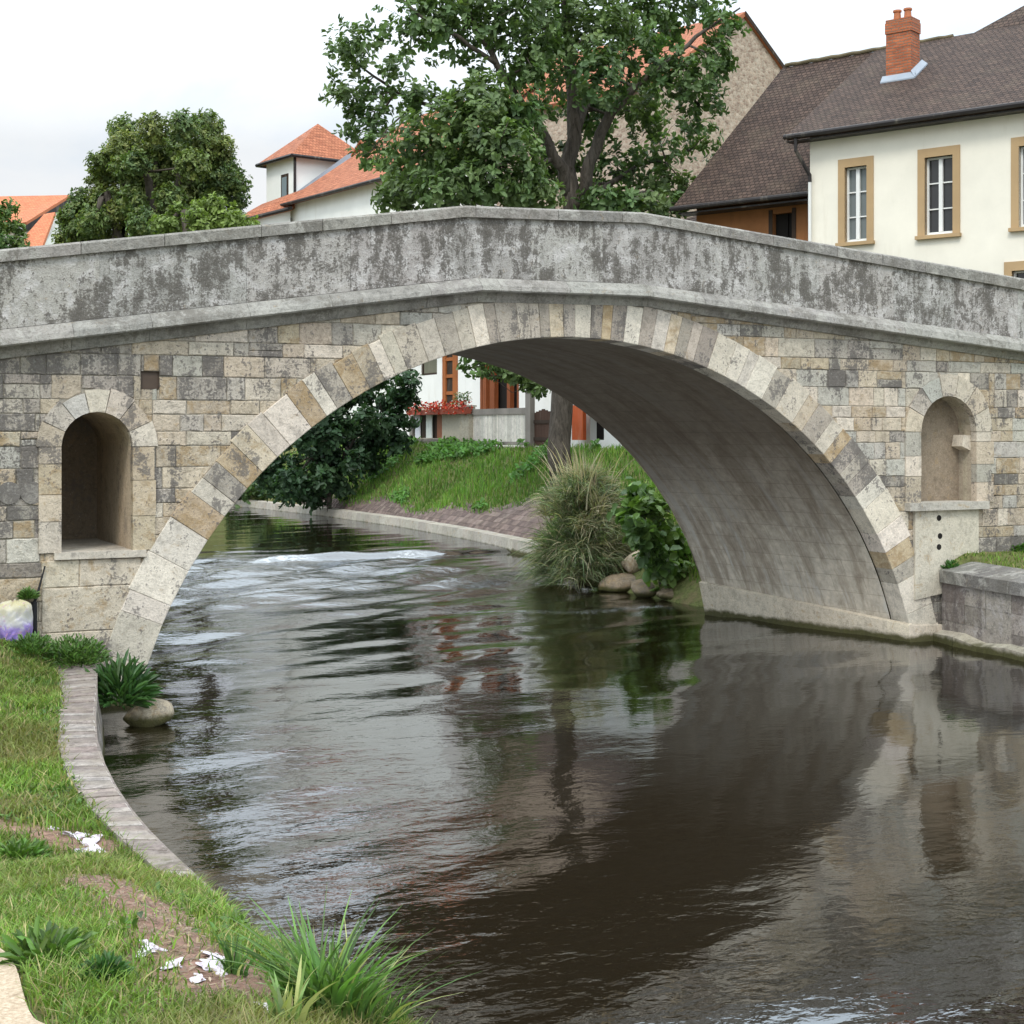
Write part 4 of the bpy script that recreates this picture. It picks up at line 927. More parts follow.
bl = [(640, 500, 16, 0), (655, 512, 17, -.5), (640, 525, 15, -.8), (660, 535, 18, 0), (672, 552, 17, .3), (655, 556, 17, -.6), (668, 572, 16, -.2), (682, 568, 12, .4), (645, 545, 14, -.8), (630, 512, 12, 0)]
bushy('broad_leaved_plant', 'bright green broad-leaved plant between the grass clump and the arch foot', 'plant', 662, 582, 34.2, bl, .27, [(.13, .23, .06), (.17, .27, .07), (.09, .17, .05)], n=120, gap=.1, mat='leaf_gloss', per=4, wide=.75)
# rocks
def rock(name, label, c, r, mat, sq=.6, group=None, seed=0, c0=(.3, .25, .18)):
    import bmesh
    bm = bmesh.new(); bmesh.ops.create_icosphere(bm, subdivisions=3, radius=1)
    rg = np.random.default_rng(seed); ks = rg.normal(0, 1.5, (8, 3)); ph = rg.uniform(0, 6.28, 8); pl_ = unit(7); dd = rg.uniform(.55, .9, 7)
    for v in bm.verts:
        p = np.array(v.co)
        for n_, d_ in zip(pl_, dd):
            q = p @ n_
            if q > d_: p = p - n_ * (q - d_) * .85
        p = p * (1 + .05 * np.sin(ks @ p * 2 + ph).sum() / 2); v.co = p * np.array(r)
    me = bpy.data.meshes.new(name); bm.to_mesh(me); bm.free(); me.materials.append(M[mat])
    a_ = me.attributes.new('Col', 'FLOAT_COLOR', 'FACE'); rc_ = (.46, .39, .29, 1) if mat != 'soilrock' else (.27, .21, .145, 1); a_.data.foreach_set('color', np.tile(np.array(rc_, np.float32), len(me.polygons)))
    for pg in me.polygons: pg.use_smooth = True
    o = bpy.data.objects.new(name, me); col.objects.link(o); o.location = tuple(float(x) for x in c); o.rotation_euler = (rg.uniform(-.2, .2), rg.uniform(-.2, .2), rg.uniform(0, 3)); return tag(o, label, 'rock', group)
p = PZ(150, 714, .1); rock('rock', 'tan flat-topped boulder in the water below the left foot of the arch', p, (.34, .30, .22), 'palerock', seed=1)
for i, (px, py, Z_, r, mt, lb) in enumerate([(636, 563, .62, (.42, .34, .30), 'palerock', 'rounded orange-tan rock between the grass clump and the broad-leaved plant'), (622, 584, .14, (.85, .55, .24), 'soilrock', 'long flat brown rock at the waterline beside the grass clump'), (648, 589, .12, (.80, .45, .22), 'soilrock', 'flat brown rock at the waterline under the broad-leaved plant'),
                                         (688, 580, .36, (.55, .4, .30), 'soilrock', 'dark brown rock behind the foot of the vault'), (676, 594, .09, (.75, .4, .20), 'soilrock', 'low wet rock in front of the broad-leaved plant'), (698, 601, .03, (.26, .16, .20), 'palerock', 'small pale stone at the foot of the vault')]):
    rock('rock', lb, PZ(px, py, Z_), r, mt, seed=10 + i)

# ------------------------------------------------------------------ grass
def pal_grass(n, dry=.18): return colvar((.145, .23, .042), n, .36, (.36, .31, .15), dry)
def frame_filter(P, margin=60):
    d = P - CAM; z = d @ FW; px = 512 + FPX * (d @ RT) / np.maximum(z, .1); py = HOR - FPX * d[:, 2] / np.maximum(z, .1)
    return (z > 1.5) & (px > -margin) & (px < 1024 + margin) & (py < 1024 + margin * 2), z
def scatter(n, x0, x1, y0, y1, dens_keep):
    x = rng.uniform(x0, x1, n); y = rng.uniform(y0, y1, n); P = np.stack([x, y, ground(x, y)], 1); k, z = frame_filter(P); k &= dens_keep(x, y); return P[k], z[k]
def left_ok(x, y):
    e = np.interp(-y, -cl[::-1, 1][::-1], cl[:, 0]) if False else np.interp(y, cl[::-1, 1], cl[::-1, 0])
    lim = np.where(y > -11.2, e + rng.normal(.01, .045, len(x)), xl(y) + .35)
    d = dirt_mask(x, y)
    bare = wob(x, y, 2.6) > np.where(y < -10.5, .55, 1.05)
    return (x < lim) & (y < -.05) & (path_side(x, y) < rng.normal(-.03, .03, len(x))) & (rng.random(len(x)) > d * .97) & ((~bare) | (rng.random(len(x)) < np.where(y < -10.5, .28, .45)))
parts = []
for (n, y0, y1, hm, wd) in ((300000, -19, -14, .075, .0065), (170000, -14, -9, .085, .010), (110000, -9, -.05, .10, .016)):
    P, z = scatter(n, -3.5, 4.2, y0, y1, left_ok); m = len(P)
    cl_ = .55 + .6 * sm((wob(P[:, 0], P[:, 1], 3.5) + 1.2) / 2.4)
    H = hm * cl_ * rng.uniform(.5, 1.35, m); C = pal_grass(m, .16) * (1 + .22 * wob(P[:, 0], P[:, 1], 1.6))[:, None]
    dry = sm((wob(P[:, 0] + 9, P[:, 1], 1.9) - .15) / .9)[:, None]; C = C * (1 - dry * .5) + np.array([.25, .19, .09]) * dry * .5
    parts.append(blades(P, rng.normal(0, .8, (m, 3)) * [1, 1, 0], H, np.full(m, wd) * rng.uniform(.6, 1.3, m), C.clip(.01, .6), .7, 2))
VV = cat(parts); tag(link_mesh('grass', VV[0], VV[1], M['blade'], None, VV[2]), kind='stuff')
# small broad weeds mixed in the turf
P, z = scatter(60000, -3, 3.5, -18.5, -1, left_ok); kk = (wob(P[:, 0] + 4, P[:, 1], 3.0) > .35); P = P[kk]; m = len(P)
D = rng.normal(0, 1, (m, 3)); D[:, 2] = rng.uniform(.2, .9, m); N = np.tile([0, 0, 1.0], (m, 1)) + rng.normal(0, .3, (m, 3)); L = rng.uniform(.03, .075, m)
v = leaf_quads(P + [0, 0, .012], D, N, L, L * .5, colvar((.085, .165, .035), m, .25), .2, .2)
tag(link_mesh('clover_and_weeds', v[0], v[1], M['leaf_gloss'], None, v[2]), kind='stuff')
# dead straw and crumbs on the bare patches
x = rng.uniform(-2.5, 3, 120000); y = rng.uniform(-18, -9, 120000); dm_ = np.maximum(dirt_mask(x, y), .6 * sm((wob(x, y, 2.6) - .3) / .5)); k = (rng.random(120000) < dm_ * .5) & (x < xl(y) - .1); x, y = x[k], y[k]; m = len(x); P = np.stack([x, y, ground(x, y) + .004], 1)
D = rng.normal(0, 1, (m, 3)) * [1, 1, .12]; N = np.tile([0, 0, 1.0], (m, 1)); L = rng.uniform(.015, .05, m)
v = leaf_quads(P, D, N, L, L * .22, colvar((.24, .165, .12), m, .3, (.36, .28, .21), .3), .1, 0)
tag(link_mesh('dry_litter', v[0], v[1], M['blade'], None, v[2]), kind='stuff')
# far bank turf
x = rng.uniform(17, 27, 60000); y = rng.uniform(6, 50, 60000); s = x - xr(y)
lim = .95 + .22 * np.sin(y * .9 + 1) + .85 * np.exp(-((y - 23.5) / 2.6) ** 2)
k = (s > np.where(y < 18, .6, lim - .2)) & (x < 26.0); x, y = x[k], y[k]; m = len(x); P = np.stack([x, y, ground(x, y)], 1)
v = blades(P, rng.normal(0, .5, (m, 3)) * [1, 1, 0], rng.uniform(.10, .34, m) * (1 + .4 * wob(x, y, 1.5)).clip(.4, 2), np.full(m, .045), colvar((.12, .23, .04), m, .28, (.20, .26, .07), .2) * (1 + .2 * wob(x, y, 1.1))[:, None], .5, 2)
k2 = wob(x + 3, y, 1.2) > .55; P3 = P[k2]; m3 = len(P3); L = rng.uniform(.12, .26, m3)
v3 = leaf_quads(P3 + [0, 0, .25], unit(m3), np.tile([-.4, -.3, 1.0], (m3, 1)), L, L * .6, colvar((.10, .22, .045), m3, .25), .2, .1)
VV = cat([v, v3]); tag(link_mesh('bank_grass', VV[0], VV[1], M['blade'], None, VV[2]), kind='stuff')
# right bank turf in front of and beside the bridge
x = rng.uniform(19.25, 24, 9000); y = rng.uniform(-6, -.1, 9000); m = len(x); P = np.stack([x, y, ground(x, y)], 1)
v = blades(P, rng.normal(0, .6, (m, 3)) * [1, 1, 0], rng.uniform(.03, .11, m), np.full(m, .02), pal_grass(m, .1), .6, 2)
tag(link_mesh('quay_grass', v[0], v[1], M['blade'], None, v[2]), kind='stuff')

def tuft(name, label, cat_, c, n, h, w, spread, colr, lean=.6, dry=.05, tall=0):
    o = thing(name, c, label, cat_); th = rng.uniform(0, 6.28, n); rr = rng.random(n) ** .7
    P = np.array(c) + np.stack([np.cos(th), np.sin(th), 0 * th], 1) * (rr * spread * .35)[:, None]; P[:, 2] = np.where(abs(ground(P[:, 0], P[:, 1]) - c[2]) < .12, ground(P[:, 0], P[:, 1]), c[2])
    D = np.stack([np.cos(th), np.sin(th), 0 * th], 1) * (lean * (.3 + rr))[:, None] + rng.normal(0, .34, (n, 3)) * [1, 1, 0]
    H = h * rng.uniform(.3, 1.1, n); H[:tall] *= 1.35; D[:tall] *= .35
    v = blades(P, D, H, w * rng.uniform(.6, 1.3, n), colvar(colr, n, .28, (.34, .36, .14), dry), .7, 6); link_mesh('blades', v[0], v[1], M['blade'], o, v[2]); return o
def leafy(name, label, cat_, c, n, r, L0, colr, flat=.5, lw_=.35, up=.5):
    o = thing(name, c, label, cat_); u = unit(n); u[:, 2] = abs(u[:, 2]) * flat + .1
    P = np.array(c) + u * rng.random((n, 1)) ** .5 * r * .75; D = u + [0, 0, up] + rng.normal(0, .3, (n, 3)); N = np.tile([0, -.3, 1.0], (n, 1)) + rng.normal(0, .4, (n, 3)); L = L0 * rng.uniform(.6, 1.3, n)
    v = leaf_quads(P, D, N, L, L * lw_, colvar(colr, n, .25), .2, .25); link_mesh('leaves', v[0], v[1], M['leaf_gloss'], o, v[2]); return o
def gp(px, py): return GP(px, py)
tc = gp(325, 1014); tuft('grass_tuft', 'big clump of long blade-like grass at the water edge in the near foreground', 'grass', tc, 230, .36, .021, .42, (.12, .22, .06), .9, .06, 5)
tc = gp(360, 1022); tuft('grass_tuft', 'low sprawling grass drooping over the water, right of the big clump', 'grass', tc, 130, .26, .012, .45, (.10, .17, .05), 1.4, .12)
tc = gp(283, 1022); tuft('grass_tuft', 'pale broad grass blades at the left foot of the big clump', 'grass', tc, 26, .24, .022, .22, (.17, .25, .09), .5, .3)
tc = gp(235, 975); tuft('grass_tuft', 'short upright dark tuft beside the white scraps on the bare ground', 'grass', tc, 34, .17, .014, .12, (.075, .16, .04), .35)
tc = gp(432, 1040); tuft('grass_tuft', 'few thin yellow-green stalks at the bottom edge over the dark water', 'grass', tc, 14, .20, .007, .16, (.22, .25, .08), .7, .4)
tc = gp(103, 980); leafy('weed_rosette', 'dark green leafy weed rosette in the near turf', 'plant', tc, 260, .10, .045, (.05, .125, .03), .6, .3)
tc = gp(45, 965); leafy('weed_rosette', 'clump of jagged green dandelion leaves beside the sandy path', 'plant', tc, 160, .16, .08, (.10, .18, .04), .7, .3)
tc = gp(20, 862); leafy('weed_rosette', 'bright green weedy patch below the bare strip at the left edge', 'plant', tc, 420, .26, .06, (.10, .19, .035), .5, .35)
tc = PY(62, 655, -.55); tc[2] = float(ground(tc[0], tc[1])); leafy('weed_clump', 'green weeds growing against the bridge foot above the low wall', 'plant', tc + [.15, -.05, .0], 1500, .60, .075, (.10, .185, .045), .75, .35)
tc = PY(30, 655, -.55); tc[2] = float(ground(tc[0], tc[1])); leafy('weed_clump', 'leafy weeds below the white and purple sack', 'plant', tc + [0, -.1, -.02], 700, .40, .07, (.10, .19, .045), .7, .35)
c = PZ(119, 706, .25); leafy('hanging_weed', 'long-leaved dark green weed hanging between the low wall and the arch foot', 'plant', c, 420, .50, .24, (.055, .125, .035), 1.1, .17, .3)
c = PY(950, 568, -.12); leafy('fern_tuft', 'round bright green tuft growing at the corner of bridge and quay wall', 'plant', c - [0, 0, .08], 420, .19, .09, (.06, .16, .03), 1.0, .3)
c = PZ(1012, 556, 1.42); leafy('weed_clump', 'bright green low weeds on top of the quay wall at the right edge', 'plant', c, 700, .42, .14, (.09, .19, .04), .6, .35)
c = PY(28, 600, -.12); leafy('fern_tuft', 'small green fern on top of the dark drain post at the left of the bridge', 'plant', c, 300, .14, .07, (.09, .17, .04), 1.0, .3)

# white scraps on the bare ground
SCR = [(76, 838, .085, 'upper white scrap at the head of the upper bare strip'), (90, 846, .10, 'largest grey-white flake in the upper bare strip'), (98, 838, .075, 'white flake nearest the low wall in the upper bare strip'), (84, 852, .07, 'lilac-white flake, lowest of the upper bare strip'), (55, 829, .06, 'dull grey-white flake lying left of the other upper flakes'),
       (150, 949, .060, 'broad white crumpled scrap, leftmost on the lower bare strip'), (175, 969, .05, 'small white scrap between the two bigger ones on the lower bare strip'), (212, 957, .045, 'bright white lump at the top of the scraps by the dark tuft'), (214, 968, .065, 'wide pinkish-white scrap beside the short dark tuft'), (202, 980, .03, 'tiny white crumb below the wide pinkish-white scrap'), (272, 1013, .05, 'white scrap at the foot of the big grass clump')]
for i, (px, py, r, lb) in enumerate(SCR):
    import bmesh
    c = gp(px, py); rg = np.random.default_rng(50 + i); bm = bmesh.new(); bmesh.ops.create_icosphere(bm, subdivisions=4, radius=1)
    ks = rg.normal(0, 2.6, (12, 3)); ph = rg.uniform(0, 6.28, 12); pn = rg.normal(0, 1, (10, 3)); pn /= np.linalg.norm(pn, axis=1, keepdims=True); pd = rg.uniform(.25, .7, 10)
    for v in bm.verts:
        p = np.array(v.co); f = 1 + .16 * np.abs(np.sin(ks @ p + ph)).sum() / 4 - .45
        for n_, d_ in zip(pn, pd):
            q = p @ n_
            if q > d_: p = p - n_ * (q - d_) * 1.25
        p = p * f * (1 + .30 * math.sin(math.atan2(p[1], p[0]) * 3 + ph[0]) + .18 * math.sin(math.atan2(p[1], p[0]) * 7 + ph[1])); g_ = np.array([c[0] + p[0] * r * 1.6, c[1] + p[1] * r * 2.2]); v.co = (g_[0] - c[0], g_[1] - c[1], float(ground(g_[0], g_[1])) - c[2] + .004 + max(p[2], -.3) * r * .42)
    me = bpy.data.meshes.new('white_scrap'); bm.to_mesh(me); bm.free(); me.materials.append(M['scrap']); o = bpy.data.objects.new('white_scrap', me); col.objects.link(o); o.location = tuple(float(q) for q in c)
    tag(o, lb, 'litter', 'white scraps on the bare ground')
c = gp(112, 928); rock('pebble', 'single tan pebble in the turf above the white scraps', c + [0, 0, .012], (.028, .022, .02), 'palerock', seed=77)

# white and purple sack and drain post against the bridge
c = PY(15, 640, -.30); c[2] = float(ground(c[0], c[1])) - .02; sk = thing('plastic_sack', c, 'white and purple plastic sack standing against the bridge, left of the drain post', 'sack')
sb = MB(); nr, na = 46, 90; rg = np.random.default_rng(5)
for i in range(nr + 1):
    t = i / nr; z = .54 * t; rad = .205 * min(1, (t / .06) ** .5) * (1 + .10 * math.sin(t * 2.6)) * (1 if t < .8 else max(.05, (1 - ((t - .8) / .2) ** 2.2)) ** .5)
    for j in range(na):
        a = 6.283 * j / na; w_ = float(wob(np.array(math.cos(a) * 2.2 + t * 3), np.array(math.sin(a) * 2.2 - t * 2), 2.0)); w2 = float(wob(np.array(math.cos(a) * 3 + 7), np.array(math.sin(a) * 3 + t * 5), 4.0))
        f = 1 + .06 * w_ + .035 * w2; sb.V.append((c[0] + rad * f * math.cos(a), c[1] + rad * f * .8 * math.sin(a), c[2] + z + (.03 * w_ + .012 * w2) * min(1, t * 2)))
for i in range(nr):
    for j in range(na): sb.F.append([i * na + j, i * na + (j + 1) % na, (i + 1) * na + (j + 1) % na, (i + 1) * na + j]); sb.C.append((.5, .5, .5)); sb.U.append(None)
def sack_mat():
    m, t = newmat('printed_sack'); p = t.coord(); zr = t.math('DIVIDE', z_of(t, p), .56); n_a = t.noise(p, 7, 5, .6, .8); n_b = t.noise(p, 16, 4, .6, .5)
    f = t.math('ADD', zr, t.math('MULTIPLY', t.math('SUBTRACT', n_a, .5), .75))
    c = t.ramp(f, [(.0, (.10, .09, .25)), (.20, (.22, .15, .42)), (.33, (.30, .23, .50)), (.42, (.38, .36, .44)), (.60, (.46, .45, .43)), (.85, (.46, .43, .31)), (1.0, (.42, .38, .22))])
    c = t.mix(t.ramp(n_b, [(.57, 0), (.62, .8)]), c, (.46, .44, .46)); c = t.mix(t.ramp(t.noise(p, 11, 4, .6, 1.0), [(.60, 0), (.66, .7)]), c, (.42, .24, .34))
    t.out(c, .55, t.bump(n_b, .4, .02), .3); return m
sb.F.append([nr * na + j for j in range(na)]); sb.C.append((.6, .58, .45)); sb.U.append(None)
sb.build('sack_skin', sack_mat(), sk, True)
p0 = PY(34, 645, -.1); p1 = PY(34, 602, -.1); p2 = PY(38, 592, -.08); p3 = PY(45, 566, -.05)
dp = MB(); dp.tube([p0 - [0, 0, .1], p1], [.045, .042], 10); dp.tube([p1 - [0, 0, .02], p2, p3], [.022, .016, .010], 8); tag(dp.build('drain_post', M['black_iron']), 'dark iron drain post bending up along the left foot of the bridge', 'post')

# ------------------------------------------------------------------ houses
class Fr:
    def __init__(s, O, u, v): s.O = np.array(O, float); s.u = np.array(u, float) / np.linalg.norm(u); s.v = np.array(v, float) / np.linalg.norm(v)
    def __call__(s, a, b, c): return s.O + s.u * a + s.v * b + UP * c
    def px(s, px, py, b=0.0):
        d = ray(px, py); O = s.O + s.v * b; t = ((O - CAM) @ s.v) / (d @ s.v); p = CAM + d * t - s.O; return p @ s.u, p[2]
def wall_with_holes(mb, fr, u0, u1, w0, w1, holes, th=.3, v=0.0):
    us = sorted(set([u0, u1] + [h[0] for h in holes] + [h[1] for h in holes])); ws = sorted(set([w0, w1] + [h[2] for h in holes] + [h[3] for h in holes]))
    for a, b in zip(us[:-1], us[1:]):
        for c, d in zip(ws[:-1], ws[1:]):
            m = ((a + b) / 2, (c + d) / 2)
            if any(h[0] < m[0] < h[1] and h[2] < m[1] < h[3] for h in holes): continue
            mb.poly([fr(a, v, c), fr(b, v, c), fr(b, v, d), fr(a, v, d)])
    for h in holes:
        q = [(h[0], h[2]), (h[1], h[2]), (h[1], h[3]), (h[0], h[3])]
        for a, b in zip(q, q[1:] + q[:1]): mb.poly([fr(b[0], v, b[1]), fr(a[0], v, a[1]), fr(a[0], v + th, a[1]), fr(b[0], v + th, b[1])])
def roof_quad(mb, pts, th=.14, ref=None):
    """tile plane with UVs in metres: pts [eave-left, eave-right, ridge-right, ridge-left]"""
    P = [np.array(p, float) for p in pts]; e = P[1] - P[0]; e /= np.linalg.norm(e); n = np.cross(P[1] - P[0], P[-1] - P[0]); n /= np.linalg.norm(n)
    if n[2] < 0: n = -n
    up = np.cross(n, e); up = up if up[2] > 0 else -up
    uv = [(float((p - P[0]) @ e), float((p - P[0]) @ up)) for p in P]
    mb.slab(P, -n * th, (.3, .3, .3), uv)
def window(house, fr, hole, surround=.13, cols=2, rows=3, glass='glass', inset=.20, trim='tan', sill=True):
    a, b, c, d = hole
    s = MB(); v0, v1 = -.035, inset
    s.fbox(fr, a - surround * 1.6, a, v0, v1, c - .02, d + surround * 1.9); s.fbox(fr, b, b + surround * 1.6, v0, v1, c - .02, d + surround * 1.9); s.fbox(fr, a, b, v0, v1, d, d + surround * 1.9)
    w = s.build('window', M[trim], house)
    f = MB(); t = .055; vv = inset - .01
    f.fbox(fr, a, a + t, vv - .06, vv, c, d); f.fbox(fr, b - t, b, vv - .06, vv, c, d); f.fbox(fr, a + t, b - t, vv - .06, vv, c, c + t * 1.4); f.fbox(fr, a + t, b - t, vv - .06, vv, d - t, d)
    for i in range(1, cols): x = a + (b - a) * i / cols; f.fbox(fr, x - .055, x + .055, vv - .075, vv, c + t * 1.4, d - t)
    for j in range(1, rows):
        z = c + (d - c) * j / rows
        for i in range(cols): x0 = a + (b - a) * i / cols + .056; x1 = a + (b - a) * (i + 1) / cols - .056; f.fbox(fr, x0, x1, vv - .045, vv - .005, z - .018, z + .018)
    f.build('sash', M['whitepaint'], w)
    g = MB(); g.poly([fr(a, vv + .012, c), fr(b, vv + .012, c), fr(b, vv + .012, d), fr(a, vv + .012, d)]); g.build('pane', M[glass], w)
    if sill: q = MB(); q.fbox(fr, a - surround * 1.9, b + surround * 1.9, -.13, .05, c - .12, c - .021); q.build('sill', M['tan'] if trim == 'tan' else M[trim], w)
    return w
# cream house on the right, brown tiled roof
zc = 44.0; O = PD(810, 430, zc); O[2] = 2.9
ua = np.array([-(512 + 1290) / FPX]) ; du = -(RT * (-(512 + 1290) / FPX) + FW); du[2] = 0; du /= np.linalg.norm(du); dv = np.array([-du[1], du[0], 0]);  dv = dv if dv @ FW > 0 else -dv
H1 = Fr(O, du, dv)
def R1(px, py, d):     # point of a line of sight on the plane at depth d behind the facade
    u, w = H1.px(px, py, d); return u, w
house = thing('cream_house', H1(3, 2.5, 0), 'cream rendered house with tan window surrounds, brown tiled roof and brick chimney at the right', 'house')
eu, ew = H1.px(807, 134, -.45); eu = H1.px(789, 137, -.45)[0]; UE = 13.0
eave = ew; ridge_d = 5.4; ru0, rw0 = H1.px(783, 68, ridge_d); ru1, rw1 = H1.px(950, 35, ridge_d); rw = (rw0 + rw1) / 2
wins = []
for (x0, x1, yt, yb) in ((845, 867, 171, 240), (925, 953, 158, 234), (1019, 1047, 148, 226), (1012, 1040, 271, 340)):
    a, wt = H1.px(x0, yt); b, _ = H1.px(x1, yt); _, wb = H1.px((x0 + x1) / 2, yb); wins.append((a, b, wb, wt))
wins[2] = (wins[2][0], wins[2][0] + (wins[1][1] - wins[1][0]), wins[1][2], wins[1][3]); wins[0] = (wins[0][0], wins[0][1], wins[1][2], wins[1][3])
wh = wins[1][3] - wins[1][2]; wd_ = wins[1][1] - wins[1][0]
low = wins[3]; lo_top = low[3]
lows = [(low[0], low[0] + wd_, lo_top - wh, lo_top), (low[0] - 4.1, low[0] - 4.1 + wd_, lo_top - wh, lo_top)]
step = wins[2][0] - wins[1][0]
extra = (wins[2][0] + step, wins[2][1] + step, wins[2][2], wins[2][3])
wb_ = MB(); holes = wins[:3] + [extra] + lows; wall_top = eave - .02
wall_with_holes(wb_, H1, 0, UE, -.5, wall_top, holes, .25)
wb_.poly([H1(0, 0, -.5), H1(0, 9, -.5), H1(0, 9, wall_top), H1(0, ridge_d, rw - .25), H1(0, 0, wall_top)]); wb_.poly([H1(UE, 0, -.5), H1(UE, 9, -.5), H1(UE, 9, wall_top), H1(UE, ridge_d, rw - .25), H1(UE, 0, wall_top)]); wb_.poly([H1(0, 9, -.5), H1(UE, 9, -.5), H1(UE, 9, wall_top), H1(0, 9, wall_top)])
wb_.build('wall', M['cream'], house)
for i, h in enumerate(holes): window(house, H1, h, glass='curtain_glass' if i == 0 else 'glass')
ib = MB(); ib.fbox(H1, .3, UE - .3, .6, 8.7, -.4, wall_top - .3); ib.build('interior', M['dark'], house)
rm_ = MB(); hipu, hipw = H1.px(950, 35, ridge_d); hu2, hw2 = H1.px(998, 20, ridge_d); hu3, hw3 = H1.px(1040, -2, ridge_d)
slope = (rw - eave) / (ridge_d + .45)
ul = eu - .1; roof_quad(rm_, [H1(ul, -.45, eave + .02), H1(UE + .3, -.45, eave + .02), H1(UE + .3, ridge_d, rw), H1(ul, ridge_d, rw)])
roof_quad(rm_, [H1(UE + .3, 2 * ridge_d + .45, eave), H1(ul, 2 * ridge_d + .45, eave), H1(ul, ridge_d, rw), H1(UE + .3, ridge_d, rw)])
roof = rm_.build('roof', M['brown_tiles'], house)
# taller cross roof rising beyond the right end of the ridge
cr_ = MB(); roof_quad(cr_, [H1(hipu, ridge_d - .05, rw - .3), H1(UE + .3, ridge_d - .9, rw - .75), H1(UE + .3, ridge_d + 1.6, hw3 + 1.6), H1(hu3, ridge_d + 1.2, hw3 + .55)]); cr_.poly([H1(hipu, ridge_d + .3, rw - .3), H1(hu3, ridge_d + 1.3, hw3 + .5), H1(UE, ridge_d + 1.7, hw3 + 1.5), H1(UE, ridge_d + 1.7, rw - 1)]); cr_.build('upper_roof', M['brown_tiles'], house)
rt = MB(); rt.tube([H1(ru0 + .1 + (hipu - ru0) * k / 24, ridge_d, rw + .01 + .012 * math.sin(k * 2.1)) for k in range(25)], .07, 8, (.2, .17, .1)); rt.build('ridge_tiles', plaster('mossy_ridge', (.17, .14, .085), .5, stain=(.09, .075, .05), stainf=.7), house)
gt = MB(); gt.tube([H1(ul - .02, -.53, eave - .02), H1(UE + .3, -.53, eave - .02)], .075, 8); gt.fbox(H1, ul, UE + .3, -.44, -.02, eave - .16, eave - .125); gt.build('gutter', M['metal'], house)
u_d, _ = H1.px(808, 170, -.05); dq = MB(); dq.tube([H1(ul + .35, -.5, eave - .1), H1(ul + .35, -.5, eave - .45), H1(.06, -.12, eave - 1.15), H1(.06, -.12, eave - 1.35)], [.055] * 4, 8); dq.build('downpipe_bend', M['metal'], house)
dq = MB(); dq.tube([H1(.06, -.12, eave - 1.3), H1(.06, -.12, -.4)], [.05] * 2, 8); dq.build('downpipe', M['whitepaint'], house)
# chimney
cd = 2.6; cu0, _ = H1.px(886, 90, cd); cu1, _ = H1.px(911, 90, cd); cw_top = H1.px(900, 18, cd)[1]; cbase = eave + slope * (cd + .45) - .8; cuw = cu1 - cu0
ch = MB()
def brickbox(mb, u0, u1, v0, v1, w0, w1):
    q = [(u0, v0), (u1, v0), (u1, v1), (u0, v1)]
    for (a, b), off in zip(zip(q, q[1:] + q[:1]), (0, 1, 2, 3)):
        L = math.hypot(b[0] - a[0], b[1] - a[1]); mb.poly([H1(*a, w0), H1(*b, w0), H1(*b, w1), H1(*a, w1)], (.3, .3, .3), [(off * .5, 0), (off * .5 + L, 0), (off * .5 + L, w1 - w0), (off * .5, w1 - w0)])
    mb.poly([H1(*p, w1) for p in q], (.3, .3, .3), [(0, 0), (.2, 0), (.2, .02), (0, .02)]); mb.poly([H1(*p, w0) for p in reversed(q)], (.3, .3, .3), [(0, 0), (.2, 0), (.2, .02), (0, .02)])
brickbox(ch, cu0, cu1, cd, cd + .6, cbase, cw_top - .42); brickbox(ch, cu0 - .025, cu1 + .025, cd - .025, cd + .625, cw_top - .42, cw_top - .10); brickbox(ch, cu0 - .01, cu1 + .01, cd - .01, cd + .61, cw_top - .10, cw_top)
cho = ch.build('chimney', M['brick'], house)
for s_ in (.28, .70):
    pt_ = MB(); k = (cu0 + cuw * s_); pt_.tube([H1(k, cd + .3, cw_top - .02), H1(k, cd + .3, cw_top + .26), H1(k, cd + .3, cw_top + .27), H1(k, cd + .3, cw_top + .33)], [.12, .10, .13, .13], 10, (.40, .14, .06)); pt_.build('chimney_pot', M['painted'], cho)
fl = MB(); zf = lambda d: eave + slope * (d + .45)
fl.slab([H1(cu0 - .12, cd - .14, zf(cd - .14) + .05), H1(cu1 + .16, cd - .14, zf(cd - .14) + .05), H1(cu1 + .16, cd - .004, zf(cd) + .16), H1(cu0 - .12, cd - .004, zf(cd) + .16)], (0, 0, -.06)); fl.slab([H1(cu1 + .004, cd - .02, zf(cd) + .20), H1(cu1 + .18, cd - .14, zf(cd - .14) + .06), H1(cu1 + .18, cd + .75, zf(cd + .75) + .06), H1(cu1 + .004, cd + .75, zf(cd + .75) + .2)], (0, 0, -.06)); fl.build('flashing', M['lead'], cho)
# annex with the long catslide roof
ad = .9; au1, aw1 = H1.px(806, 193, ad - .35); au0, aw0 = H1.px(672, 210, ad - .35)
an = thing('annex_house', H1(au0 + 2, 3, 0), 'low rust-brown annex under a long steep dark brown tiled roof, left of the cream house', 'house')
ar = MB(); aul = H1.px(783, 68, ridge_d)[0]
roof_quad(ar, [H1(au0, ad - .35, aw1 - .0), H1(.4, ad - .35, aw1 - .0), H1(.4, ridge_d - .02, rw - .06), H1(aul - .0, ridge_d - .02, rw - .06)])
roof_quad(ar, [H1(.4, 2 * ridge_d, aw1), H1(au0 + .6, 2 * ridge_d, aw1), H1(aul, ridge_d, rw - .06), H1(.4, ridge_d, rw - .06)])
ar.build('roof', M['brown_tiles'], an)
aw_ = MB(); da, dwt = H1.px(773, 214, ad + .3); db, _ = H1.px(792, 214, ad + .3)
